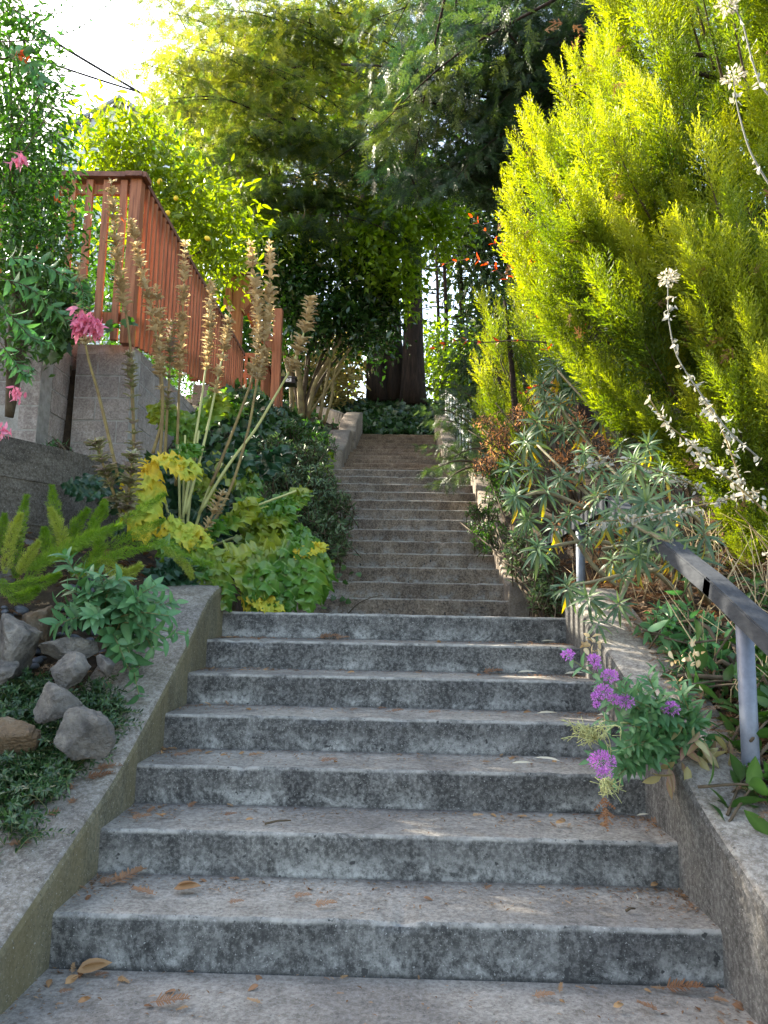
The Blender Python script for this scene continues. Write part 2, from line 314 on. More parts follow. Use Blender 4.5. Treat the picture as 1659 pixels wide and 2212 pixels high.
def plumespray(seed, n=20):        # cypress spray: flat-ish feather of side twigs, each with stubby scale-leaf tips
    r=np.random.default_rng(seed); v=[];f=[]
    def blade(a,b,wd):
        a=np.array(a);b=np.array(b);d=b-a; s_=np.cross(d,r.normal(size=3)); s_=s_/np.linalg.norm(s_)*wd; k=len(v); m_=a*.45+b*.55
        v.extend([tuple(a-s_*.4),tuple(m_+s_),tuple(b),tuple(m_-s_)]); f.append((k,k+1,k+2,k+3))
    ga=0
    for i in range(n):
        u=(i+.4)/n; ga=(0 if i%2 else np.pi)+r.normal(0,.55); p=np.array([0,u,0]); ln=.42*(1-.78*u)*r.uniform(.7,1.2)+.04
        an=.70-.25*u; d=np.array([np.cos(ga)*np.sin(an),np.cos(an),np.sin(ga)*np.sin(an)])
        blade(p,p+d*ln,.008)
        m=max(3,int(ln*19))
        for j in range(m):
            w_=(j+.5)/m; q=p+d*ln*w_; dd=d*.8+r.normal(size=3)*.36; dd/=np.linalg.norm(dd)
            blade(q,q+dd*.115*(1-.4*w_),.0125)
    return T(v,f,False)
CYP=[plumespray(1),plumespray(2),plumespray(3,16)]
def ico(sub=2):
    import bmesh
    b=bmesh.new(); bmesh.ops.create_icosphere(b,subdivisions=sub,radius=1.); v=[tuple(q.co) for q in b.verts]; f=[tuple(q.index for q in p.verts) for p in b.faces]; b.free(); return T(v,f,True)
ICO1,ICO3=ico(2),ico(4)
# ------------------------------------------------------------ terrain
SY=[-5,2.3,4.83,7.0,11.4,12.2,13.9,14.4,16.5,18,22,40,90]; SZ=[-.05,0,1.1,1.15,3.38,3.4,4.2,4.22,5.2,5.5,7.2,11,20]
def sz(y): return np.interp(y,SY,SZ)
LW=[(1.2,-.02),(1.8,.03),(2.35,.21),(2.79,.37),(3.16,.51),(3.64,.75),(4.13,1.02),(4.40,1.19),(4.6,1.27),(4.85,1.325),(5.2,1.36)]
RW=[(1.2,.12),(1.8,.20),(2.28,.34),(2.51,.42),(2.73,.50),(3.02,.63),(3.66,.90),(4.1,1.06),(4.5,1.22),(4.85,1.34)]
def ground_z(x,y):
    x=np.asarray(x,float);y=np.asarray(y,float); s=sz(y)
    lw=np.interp(y,[a for a,b in LW],[b for a,b in LW]); rw=np.interp(y,[a for a,b in RW],[b for a,b in RW])
    # left: near bed at the wall's height, beyond it a bank climbing to the fence foot
    fz=np.interp(y,[5.5,6.6,7.5,9,11,14.2,18],[1.9,2.25,2.7,3.65,4.35,4.95,6.2])
    bedL=lw-.03+.30*np.clip(-1.5-x,0,1.6)
    bankL=s+np.clip((-x-1.2)/1.15,0,1)**.8*np.maximum(0,fz-s)
    k=np.clip((y-5.4)/1.6,0,1); left=bedL*(1-k)+bankL*k
    left=np.where((y>9.3)&(x<-2.4),fz+.02,left)
    wx=np.interp(y,[3.1,4.9,5.75,6.6],[-3.6,-2.72,-2.4,-2.1]); left=np.where((x<wx-.03)&(y<6.7)&(y>2.5),2.23,left); left=np.where((x<wx-.03)&(y<=2.5),np.minimum(left,1.2),left)
    left=np.where((y>6.6)&(y<=9.3)&(x<-2.6),3.3,left)
    right=(rw-.05)*(y<=4.85)+0.
    kr=np.clip((y-4.8)/.5,0,1); right=(rw-.05)*(1-kr)+(s+.22)*kr
    right=right+.28*np.clip(x-1.35,0,4)
    mid=s-.45
    z=np.where(x<-1.25,left,np.where(x>1.2,right,mid))
    fl=(y<1.7); z=np.where(fl,np.where(np.abs(x)<1.2,-.45,-.03+.1*np.clip(np.abs(x)-1.4,0,5)),z)
    top=(y>16.7); z=np.where(top,np.maximum(sz(y)-.05+.0*x,0)+.04*np.abs(x),z)
    return z
xs=np.unique(np.concatenate([np.linspace(-60,-6,28),np.linspace(-6,6,150),np.linspace(6,60,28)])); ys=np.unique(np.concatenate([np.linspace(-40,0,12),np.linspace(0,20,230),np.linspace(20,120,40)]))
X,Y=np.meshgrid(xs,ys); Z=ground_z(X,Y)+rng.normal(0,.012,X.shape)*(np.abs(X)<6)
mb=MB(); nx=len(xs);ny=len(ys); idx=(np.arange(ny-1)[:,None]*nx+np.arange(nx-1)[None,:]).ravel()
mb.raw(np.stack([X.ravel(),Y.ravel(),Z.ravel()],1), np.stack([idx,idx+1,idx+nx+1,idx+nx],1).ravel(), np.full(len(idx),4),smooth=True)
tag(mb.build('ground',M['soil']),kind='structure')
mb=MB(); mb.box((0,-3,-.25),(12,11.2,.5)); tag(mb.build('pavement',M['tread']),kind='structure')
# ------------------------------------------------------------ stairs
NX=150
def step_mesh(x0,x1,y0,y1,z0,z1,warm=False,sag=.0):
    """one poured step: front riser, rounded nosing, tread running back to y1"""
    r_=.016; prof=[(y0+.006,z0-.06,0.)]+[(y0,z0+(z1-z0-r_)*k,.02+.9*k) for k in (0,.08,.2,.4,.6,.8,1)]
    prof+=[(y0+r_*(1-math.cos(a)),z1-r_+r_*math.sin(a),.96+.04*a/1.57) for a in (.4,.8,1.2,1.57)]
    prof+=[(y0+.05,z1,1.),(y0+(y1-y0)*.5,z1+.001,1.),(y1-.03,z1+.003,1.),(y1+.012,z1+.010,1.),(y1+.012,z1-.2,1)]
    n=len(prof); xs=np.linspace(x0,x1,NX); V=[];AT=[]
    wob=np.interp(xs,np.linspace(x0,x1,34),rng.normal(0,.0013,34)); chip=np.interp(xs,np.linspace(x0,x1,120),np.clip(rng.normal(-.2,.6,120),0,2)*.0028)
    for _ in range(rng.integers(1,4)):
        cx_=rng.uniform(x0,x1); chip=chip+np.exp(-((xs-cx_)/rng.uniform(.012,.04))**2)*rng.uniform(.006,.014)
    for k,(y,z,v) in enumerate(prof):
        e=1. if .85<v<=1 and k<13 else .3
        V.append(np.stack([xs,y+wob*e+chip*(1 if 8<=k<=11 else 0),z+wob*.6*(k<15)-chip*(1 if 8<=k<=12 else 0)],1)); AT.append(np.full(NX,v))
    m=MB(); i=np.arange(NX-1)
    for k in range(n-1):
        q=np.stack([k*NX+i,k*NX+i+1,(k+1)*NX+i+1,(k+1)*NX+i],1).ravel()
        mt=0 if k<10 else 1
        if k==0: m.raw(np.concatenate(V),q,np.full(NX-1,4),mt,np.concatenate(AT),True)
        else:
            m.L.append(q); m.N.append(np.full(NX-1,4)); m.M.append(np.full(NX-1,mt)); m.S.append(np.full(NX-1,True))
    return m
def flight(n, x0, x1, y, z, tr, ri, last, label, rm, tm):
    t=thing('stair_flight',((x0+x1)/2,y,z),label,'stairs')
    for i in range(n):
        y0=y+i*tr; y1=y0+tr if i<n-1 else last
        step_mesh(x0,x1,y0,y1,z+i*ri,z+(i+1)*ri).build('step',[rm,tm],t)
    return t
XL,XR=-1.09,1.04
M['riser2']=concrete('weathered_bounce_riser_concrete',(.085,.068,.052),(.215,.165,.125),(.38,.31,.24),vstain=True,drip=(1,1,.45))  # weathered concrete, with warm bounced sunlight put into the colour
M['riser3']=concrete('brown_bounce_riser_concrete',(.10,.066,.042),(.21,.145,.098),(.31,.235,.17),drip=(1,1,.45))  # brown carries the warm bounced light of the upper flights
M['tread3']=concrete('brown_bounce_tread_concrete',(.18,.14,.11),(.28,.23,.18),(.36,.31,.26),drip=(1,1,1))  # same warm bounced light put into the upper tread colour
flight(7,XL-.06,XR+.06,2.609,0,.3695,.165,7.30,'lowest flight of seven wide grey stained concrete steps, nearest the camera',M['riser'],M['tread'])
flight(13,XL-.06,XR+.06,7.28,1.155,.3544,.1732,12.19,'middle flight of weathered concrete steps between bushes, warm bounced light in its riser colour',M['riser2'],M['tread'])
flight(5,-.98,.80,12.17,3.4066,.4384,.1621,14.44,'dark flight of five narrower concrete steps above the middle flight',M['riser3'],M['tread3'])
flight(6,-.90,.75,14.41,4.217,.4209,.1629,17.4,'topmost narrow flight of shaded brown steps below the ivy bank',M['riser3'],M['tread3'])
# ------------------------------------------------------------ cheek walls
def cheek(name, xi, xo, prof, label, mats, endz=None, cat='low wall', drop=.9):
    """sloping kerb wall swept along y; xi = stair-side face, xo = outer face"""
    p=smooth_pts([(a,0,b) for a,b in prof],60); n=len(p); b_=.022 if xo>xi else -.022
    V=[];AT=[]
    for (y,_,z) in p:
        j=rng.normal(0,.0025)
        ring=[(xi,z-drop),(xi,z-.5),(xi,z-.25),(xi,z-.03),(xi+b_*.35+0,z-.010),(xi+b_,z+j),(xi+(xo-xi)*.5,z+.006+j),(xo-b_,z),(xo,z-.03),(xo,z-drop)]
        V+= [(x,y,zz) for x,zz in ring]
    k=10; m=MB(); F=[];F2=[]
    for i in range(n-1):
        for j in range(k-1):
            q=(i*k+j,(i+1)*k+j,(i+1)*k+j+1,i*k+j+1)
            if xo<xi: q=q[::-1]
            (F if j<4 or j>7 else F2).append(q)
    F+= [tuple(range(k)),tuple(range((n-1)*k,n*k))[::-1]]
    m.poly(V,F,0,0.,False); m.L.append(np.array(F2).ravel()); m.N.append(np.full(len(F2),4)); m.M.append(np.full(len(F2),1)); m.S.append(np.full(len(F2),True))
    o=m.build(name,mats,loc=(xi,prof[0][0],prof[0][1])); return tag(o,label,cat)
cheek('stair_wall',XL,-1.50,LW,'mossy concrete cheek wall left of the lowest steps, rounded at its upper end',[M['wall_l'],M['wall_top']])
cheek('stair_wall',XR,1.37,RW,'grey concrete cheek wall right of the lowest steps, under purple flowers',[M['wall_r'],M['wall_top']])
cheek('stair_wall',XR+.0,1.30,[(7.2,1.50),(7.6,1.56),(9.0,2.28),(11.0,3.30),(11.9,3.72),(12.15,3.74)],'concrete wall right of the middle flight, mostly behind the shrubs',[M['warm_conc'],M['warm_conc']])
cheek('stair_wall',-1.09,-1.35,[(7.35,1.35),(9.0,2.15),(11.0,3.15),(11.9,3.55),(12.1,3.58)],'concrete wall left of the middle flight, buried in bush and ivy',[M['wall_l'],M['wall_top']])
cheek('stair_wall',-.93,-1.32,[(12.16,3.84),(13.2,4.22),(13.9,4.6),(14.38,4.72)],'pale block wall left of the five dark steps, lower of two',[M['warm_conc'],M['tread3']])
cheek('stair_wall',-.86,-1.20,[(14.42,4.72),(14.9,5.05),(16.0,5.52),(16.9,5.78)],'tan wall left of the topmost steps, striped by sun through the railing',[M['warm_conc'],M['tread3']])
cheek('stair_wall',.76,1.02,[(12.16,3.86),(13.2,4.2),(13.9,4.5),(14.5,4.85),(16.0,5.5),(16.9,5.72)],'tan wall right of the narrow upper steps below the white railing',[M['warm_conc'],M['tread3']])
mb=MB(); q=smooth_pts([P(775,922,16.9),P(740,918,17.0),P(715,908,17.6),P(690,900,18.6)],20); 
for i in range(19): mb.beam(q[i],q[i+1]+(q[i+1]-q[i])*.02,.2,.5)
tag(mb.build('curved_wall',M['warm_conc'],loc=tuple(q[0])),'low curved tan wall turning left at the head of the stairs','low wall')
# old retaining wall and block piers at left
mb=MB()
a=PX(-60,950,-2.95); wl=[(-3.6,3.1),(-2.72,4.9),(-2.40,5.75),(-2.08,6.6)]
top=[2.22,2.27,2.30,2.30]
pp=smooth_pts([(x,y,z) for (x,y),z in zip(wl,top)],24)
for i in range(23):
    a_,b_=pp[i],pp[i+1]; mb.beam((a_[0],a_[1],a_[2]-.75),(b_[0],b_[1],b_[2]-.75),.22,1.5)
    for dz_,t_ in ((.26,.008),(.56,.010),(.86,.008)):
        mb.beam((a_[0],a_[1],a_[2]-dz_),(b_[0],b_[1],b_[2]-dz_),.228+t_,.014)
tag(mb.build('retaining_wall',M['wall_dark'],loc=(-2.7,4.9,1.2)),'dark board-marked concrete retaining wall at the left below the block piers','retaining wall')
def blockpier(name,x0,x1,y0,y1,z0,z1,label,parent=None):
    t=thing(name,((x0+x1)/2,y0,z0),label,'block wall'); m=MB(); k=0; z=z0
    while z<z1-.02:
        h=min(.205,z1-z); first=.20 if k%2 else .40
        # front face blocks
        x=x0; wds=[]; 
        while x<x1-.01:
            wd=min(first if x==x0 else .40,x1-x); wds.append((x,wd)); x+=wd
        for (xx,wd) in wds: 
            jx=rng.normal(0,.0015,2); m.box((xx+wd/2,y0+.10+jx[0],z+h/2),(wd-.014,.2,h-.016),0,rng.random())
        y=y0+.2
        while y<y1-.01:
            wd=min(.2 if (k%2==0 and y<y0+.21) else .4,y1-y); m.box((x1-.10+rng.normal(0,.0015),y+wd/2,z+h/2),(.2,wd-.014,h-.016),0,rng.random()); m.box((x0+.10+rng.normal(0,.0015),y+wd/2,z+h/2),(.2,wd-.014,h-.016),0,rng.random()); y+=wd
        z+=h; k+=1
    m.build('block_courses',M['block'],t)
    c=MB(); c.box(((x0+x1)/2,(y0+y1)/2,(z0+z1)/2-.004),(x1-x0-.006,y1-y0-.006,z1-z0-.01)); c.build('mortar',M['mortar'],t); return t
blockpier('block_pier',-2.90,-2.39,6.55,9.3,2.2,3.52,'weathered concrete block pier under the fence corner, right of the ivy')
blockpier('block_pier',-3.55,-2.98,6.1,6.9,2.2,3.7,'left block pier partly under hanging ivy')
blockpier('block_wall',-7.5,-2.95,7.0,7.4,2.2,3.5,'block wall in the gap between the two piers, crossed by vine stems')
blockpier('block_footing',-2.62,-2.385,9.31,11.2,3.2,4.02,'low block footing under the far half of the fence')
blockpier('block_footing',-2.62,-2.385,11.25,14.0,3.6,4.55,'block footing below the gate, hidden by ivy')
# ------------------------------------------------------------ redwood fence
fc=A(-2.40,6.42,3.45); FT=5.03
f=thing('wooden_fence',(-2.4,6.42,3.45),'red-brown slatted wooden fence with a cap rail, turning at a corner above the block pier','fence')
y1=13.0
def ftop(y): return 5.03+max(0,y-11)*.08
def fbot(y): return np.interp(y,[6.4,14.2],[3.46,4.88])
c=MB(); c.beam((-2.42,6.33,FT+.0),(-2.42,11.05,FT+.0),.15,.045); c.build('cap_rail',M['wood_cap'],f)
c=MB(); c.beam((-2.31,6.42,FT+.0005),(-7,6.42,FT+.03),.15,.046); c.build('cap_rail',M['wood_cap'],f)
for z_ in (4.93,3.72):
    c=MB(); c.beam((-2.40,6.5,z_),(-2.40,11.0,z_ if z_>4 else z_+.75),.04,.09); c.build('rail',M['wood'],f)
    c=MB(); c.beam((-2.46,6.45,z_),(-7,6.45,z_),.04,.09); c.build('rail',M['wood'],f)
c=MB(); c.box((-2.41,6.43,(FT+3.47)/2-.012),(.10,.10,FT-3.47-.022)); c.build('post',M['wood'],f)
for y_ in (8.7,10.95):
    c=MB(); c.box((-2.44,y_,(FT+fbot(y_))/2-.02),(.09,.09,FT-fbot(y_)-.03)); c.build('post',M['wood'],f)
for i in range(36):
    y_=6.56+i*.125; b_=fbot(y_); c=MB(); c.box((-2.363+rng.normal(0,.001),y_,(FT+b_)/2-.015),(.032,.045,FT-b_-.03)); o=c.build('baluster',M['wood'],f)
for i in range(26):
    x_=-2.52-i*.155; c=MB(); c.box((x_,6.405,(FT+3.5)/2-.015),(.06,.035,FT-3.5-.03)); c.build('baluster',M['wood'],f)
# gate arbour
g=thing('garden_gate',tuple(P(520,880,11.3)),'open-topped wooden garden gate with chamfered posts and curved brackets','gate')
pz=P(517,600,11.3); pb=P(515,890,11.3); x0_=pz[0]
c=MB(); c.box((x0_,11.3,(pz[2]+4.2)/2),(.15,.15,pz[2]-4.2)); c.build('gate_post',M['wood'],g)
def wing(xc,s_):        # board flaring outward on the post head, chamfered at the foot
    z1=pz[2]-.03;z0=z1-.55; pr=[(0,z1),(s_*.13,z1),(s_*.13,z0+.12),(s_*.03,z0),(0,z0)]
    v=[(xc+a,11.20,b) for a,b in pr]+[(xc+a,11.40,b) for a,b in pr]; n=5
    F=[tuple(range(n)),tuple(range(n,2*n))[::-1]]+[(i,(i+1)%n,n+(i+1)%n,n+i) for i in range(n)]
    m=MB(); m.poly(v,F); return m
wing(x0_-.078,-1).build('post_head_board',M['wood'],g); wing(x0_+.078,1).build('post_head_board',M['wood'],g)
c=MB(); c.box((x0_,11.3,pz[2]+.012),(.46,.30,.04)); c.build('post_cap',M['wood_cap'],g)
pr=P(603,640,12.3); 
c=MB(); c.box((pr[0],12.3,(pz[2]-.1+4.3)/2),(.14,.14,pz[2]-.1-4.3)); c.build('gate_post',M['wood'],g)
arc=[]
for k in range(12):
    a_=k/11*1.5; arc.append((x0_+.10+(pr[0]-x0_-.1)*(1-math.cos(a_))*.95,11.35+.95*(k/11),pz[2]-.12-.62*math.sin(a_)*1.0))
c=MB()
for k in range(11): 
    c.beam(arc[k],tuple(A(*arc[k+1])+(A(*arc[k+1])-A(*arc[k]))*.05),.05,.30-.1*k/11)
c.build('curved_bracket',M['wood'],g)
gt=P(540,768,11.6);gb=P(540,868,11.6); gx0=P(515,800,11.6)[0]+.07; gx1=P(575,800,11.6)[0]
for gz_ in (gt[2],gt[2]-.33,gb[2]):
    c=MB(); c.box(((gx0+gx1)/2,11.6,gz_),(gx1-gx0,.05,.07)); c.build('gate_rail',M['wood'],g)
for k in range(4):
    c=MB(); c.box((gx0+.05+(gx1-gx0-.1)*k/3,11.58,(gt[2]+gb[2])/2),(.045,.03,gt[2]-gb[2]+.0)); c.build('gate_slat',M['wood'],g)
# end panel after the gate
f2=thing('wooden_fence',tuple(P(585,905,13.2)),'short end panel of red wooden boards with a sloping cap, beside the mailbox','fence')
e0=P(568,770,12.4); e1=P(596,848,14.0); eb0=P(566,900,12.4); eb1=P(596,912,14.0)
n=14; c=MB()
for k in range(n):
    u=(k+.5)/n; tp=e0*(1-u)+e1*u; bt=eb0*(1-u)+eb1*u
    c.box((tp[0],tp[1],(tp[2]+bt[2])/2-.1),(.035,.098,tp[2]-bt[2]+.2))
c.build('boards',M['wood'],f2); c=MB(); c.beam(e0+A(0,-.05,.02),e1+A(0,.05,.02),.12,.045); c.build('cap_rail',M['wood_cap'],f2)
# mailbox with its number
mp=P(612,820,13.3); m_=thing('mailbox',tuple(mp-A(0,0,.15)),'black metal mailbox with a white number plate beside the gate','mailbox')
c=MB(); W_,D_,H_=.46,.26,.20
vv=[];pr=[(-D_/2,-H_/2),(D_/2,-H_/2),(D_/2,H_/2),(-D_/2,H_/2-.09)]
for sx in (-1,1): vv+=[(mp[0]+sx*W_/2,mp[1]+a,mp[2]+b) for a,b in pr]
c.poly(vv,[(0,1,2,3),(7,6,5,4),(0,4,5,1),(1,5,6,2),(2,6,7,3),(3,7,4,0)]); c.box((mp[0],mp[1]-.01,mp[2]+.01),(.5,.24,.02)) ; c.build('box',M['black'],m_)
c=MB(); lidn=unit(A(0,-.09,.26)); 
c.beam(mp+A(-W_/2-.01,-.14,.0),mp+A(W_/2+.01,-.14,.0),.015,.02); c.build('lid_edge',M['black'],m_)
pl=MB(); pl.box(mp+A(.115,-.134,-.03),(.10,.006,.10)); plo=pl.build('number_plate',M['white'],m_)
def textmesh(s_,size,loc,rot,mat,parent,name):
    cu=bpy.data.curves.new(name,'FONT'); cu.body=s_; cu.size=size; cu.extrude=.002; cu.align_x='CENTER'; cu.align_y='CENTER'
    to=bpy.data.objects.new(name,cu); S.collection.objects.link(to); dg=bpy.context.evaluated_depsgraph_get(); me=bpy.data.meshes.new_from_object(to.evaluated_get(dg))
    bpy.data.objects.remove(to); o=bpy.data.objects.new(name,me); S.collection.objects.link(o); me.materials.append(mat); o.parent=parent; o.location=loc; o.rotation_euler=rot; return o
textmesh('3',.11,tuple(A(.115,-.1375,.15-.03)-A(0,0,0)),(R(90),0,0),M['black'],m_,'number')
c=MB(); c.box((mp[0]-.05,mp[1]+.02,mp[2]-.5),(.09,.09,.8)); c.build('post',M['wood'],m_)
# ------------------------------------------------------------ handrail on the right
h=thing('handrail',(1.38,3.0,.45),'grey steel handrail on a blue-grey pipe post right of the lowest steps','handrail')
rp=[PX(1700,1420,1.27),PX(1548,1262,1.27),PX(1325,1082,1.27)]
rp=[A(1.27,1.9,rp[1][2]-(rp[1][1]-1.9)*.44),rp[1],rp[2]]
r4=A(1.27,7.3,rp[2][2]-.06); r5=A(1.27,11.8,r4[2]+2.2)
for a_,b_ in ((rp[0],rp[1]),(rp[1],rp[2]),(rp[2],r4),(r4,r5)):
    d=unit(b_-a_)*.02; c=MB(); c.beam(a_-d,b_+d,.075,.05); c.build('top_rail',M['rail'],h)
    c=MB(); c.beam(a_-d*1.6-A(0.039,0,.014),b_+d*1.6-A(.039,0,.014),.005,.062); c.build('rail_lip',M['rail'],h)
def railz(y): return np.interp(y,[q[1] for q in (rp[0],rp[1],rp[2],r4,r5)],[q[2] for q in (rp[0],rp[1],rp[2],r4,r5)])
for y_ in (2.88,5.4,7.6,9.6,11.7):
    zb=float(ground_z(1.40,y_))-.3; xp=1.275; c=MB(); c.tube([(xp,y_,zb),(xp,y_,railz(y_)-.03)],.031,20); c.tube([(xp,y_,railz(y_)-.05),(xp,y_,railz(y_)-.026)],.045,20); c.build('post',M['steel'],h)
# white picket railing at the right of the upper steps
wr=thing('white_railing',(1.1,14.5,4.7),'white metal railing with pickets right of the narrow upper steps','railing')
pk=[P(953,900,15.5),P(963,893,15),P(975,885,14.4),P(987,885,13.8),P(1000,890,13.2)]
for i in range(9):
    u=i/8; x_=.98+.25*u; y_=16.2-3.*u; z0=3.95+.43*(y_-12.9); c=MB(); c.tube([(x_,y_,z0-.5),(x_,y_,z0+.75)],.022,8); c.build('picket',M['white'],wr)
for dz in (.72,.2):
    c=MB(); c.tube([(.98,16.2,5.37+dz),(1.23,13.2,4.08+dz)],.025,8); c.build('rail',M['white'],wr)
#@@PLANTS
# ============================================================ PLANTS
LF_MID=leaf_t(.42,6,.22,.28)
def cloud(mb, t, c, r, n, size, up=.3, clump=12, mat=0, shell=.0, att=None, droop=0., ns=.35):
    """leaves in loose clumps through an ellipsoid: c centre, r radii"""
    c=A(*c); r=A(*r); k=max(1,n//clump)
    cc=rng.normal(size=(k,3)); cc=unit(cc)*(shell+(1-shell)*rng.random((k,1))**(1/3.)); cc=c+cc*r
    p=np.repeat(cc,clump,0)+rng.normal(size=(k*clump,3))*size*1.5
    out=unit((p-c)/r); d=unit(out*.5+rng.normal(size=p.shape)*.7+A(0,0,-droop)); nr=rdir(len(p),1.2+up,.8)
    a=np.clip(np.repeat(rng.random(k),clump)*.5+rng.random(len(p))*.5,0,1) if att is None else np.clip(att+rng.normal(0,.12,len(p)),0,1)
    mb.inst(t,p,frames(d,nr,size*rng.uniform(1-ns,1+ns,len(p))),mat,a)
def leafy_stem(mb, pts, t, size, n, mat=0, ang=.9, whorl=2, stem=None, stemr=.003, stemmat=1, start=.1, taper=.5, droop=0.):
    q=smooth_pts(pts,max(8,int(n/whorl)+2)); tt=np.gradient(q,axis=0); tt=unit(tt)
    k=int(n/whorl); u=np.linspace(start,1,k); ix=u*(len(q)-1); i0=np.clip(ix.astype(int),0,len(q)-2); fr=(ix-i0)[:,None]
    pos=q[i0]*(1-fr)+q[i0+1]*fr; dr=tt[i0]; P_=[];D=[];Sz=[]
    ref=unit(np.cross(dr,rdir(1)[0])); bi=np.cross(dr,ref)
    for w_ in range(whorl):
        a=np.arange(k)*(1.57 if whorl==2 else 2.4)+w_*2*np.pi/whorl+rng.normal(0,.3,k)
        side=np.cos(a)[:,None]*ref+np.sin(a)[:,None]*bi
        d=unit(dr*math.cos(ang)+side*math.sin(ang)+A(0,0,-droop)+rng.normal(0,.12,(k,3)))
        P_.append(pos);D.append(d);Sz.append(size*(1-taper*u**2)*rng.uniform(.75,1.2,k))
    P_=np.concatenate(P_);D=np.concatenate(D);Sz=np.concatenate(Sz)
    nr=unit(np.tile(dr,(whorl,1))+A(0,0,.5)+rng.normal(0,.2,P_.shape)); mb.inst(t,P_,frames(D,nr,Sz),mat)
    if stem is not None: stem.tube(q,[stemr,stemr*.5],5,stemmat)
# ---------- sky-line house and cables
hp=P(262,221,36); hL=P(118,300,36); hR=P(420,330,36)
H_=thing('house',(hp[0],36,5),'pale blue-grey gabled house seen behind the sunny lemon tree','house')
slopeL=(hp[2]-hL[2])/(hp[0]-hL[0]); x0,x1=hL[0],hp[0]+(hp[0]-hL[0])*1.15; zt=hp[2]
def roofz(x): return zt-abs(x-hp[0])*slopeL
c=MB(); z=2.
while z<zt:
    z2=z+.2; hw=min((zt-z2)/slopeL if z2<zt else 0,hp[0]-x0)
    xa,xb=hp[0]-max(hw,.02),min(hp[0]+max(hw,.02),x1); c.beam((xa,36+.0,z+.1),(xb,36,z+.1),.06,.185,0,rng.random()); z+=.2
c.box(((x0+x1)/2,36.2,(2+roofz(x0))/2),(x1-x0-.2,.2,roofz(x0)-2-.05))
c.poly([(hp[0]-.05*0,36.08,zt-.1),(x0+.1,36.08,roofz(x0)-.1),(x0+.1,36.08,2),(x1-.1,36.08,2),(x1-.1,36.08,roofz(x1)-.1)],[(0,1,2,3,4)]); c.build('siding',M['siding'],H_)
for s_ in (x0-.3,x1+.3):
    c=MB(); c.poly([(hp[0],35.6,zt+.12),(s_,35.6,roofz(s_)+.12),(s_,46,roofz(s_)+.12),(hp[0],46,zt+.12),(hp[0],35.6,zt-.06),(s_,35.6,roofz(s_)-.06),(s_,46,roofz(s_)-.06),(hp[0],46,zt-.06)],[(0,1,2,3),(7,6,5,4),(0,4,5,1),(1,5,6,2),(2,6,7,3)]); c.build('roof',M['roof'],H_)
wc=P(215,400,35.9); c=MB(); c.box((wc[0],35.9,wc[2]),(1.3,.10,1.6)); wn=c.build('window',M['glass'],H_)
for dx,dz,sx,sz_ in ((-.7,0,.1,1.8),(.7,0,.1,1.8),(0,.85,1.3,.1),(0,-.85,1.3,.1),(0,0,1.25,.05)):
    pass
c=MB(); c.beam((wc[0]-.7,35.86,wc[2]-.86),(wc[0]-.7,35.86,wc[2]+.86),.1,.08,up=(0,1,0)); c.beam((wc[0]+.7,35.86,wc[2]-.86),(wc[0]+.7,35.86,wc[2]+.86),.1,.08,up=(0,1,0)); c.box((wc[0],35.86,wc[2]+.9),(1.5,.08,.1)); c.box((wc[0],35.86,wc[2]-.9),(1.5,.08,.1)); wf=c.build('frame',M['white']); wf.parent=wn; wf.matrix_parent_inverse=mathutils.Matrix.Translation(-mathutils.Vector(H_['_b']))
def cable(a,b,sag,r_,lab):
    q=[a*(1-u)+b*u-A(0,0,sag*4*u*(1-u)) for u in np.linspace(0,1,24)]
    c=MB(); c.tube(q,r_,6); tag(c.build('overhead_cable',M['wire'],loc=tuple(q[0])),lab,'cable','overhead cables across the sky')
cable(P(-90,-40,17),P(760,420,34),.5,.036,'thickest black overhead cable crossing the top left sky')
cable(P(60,120,22),P(760,300,34),.4,.032,'single thin cable running below the thick one into the redwood')
for k,(ya,yb) in enumerate(((215,340),(236,360),(252,372),(268,395),(290,520))):
    cable(P(40,ya,24),P(700,yb+k*8,36),.3,.028,['uppermost of the five thin cables in front of the pale house','second thin cable down in front of the pale house','middle one of the five thin cables before the house','fourth thin cable down before the pale house','lowest thin cable, running down towards the lemon tree'][k])
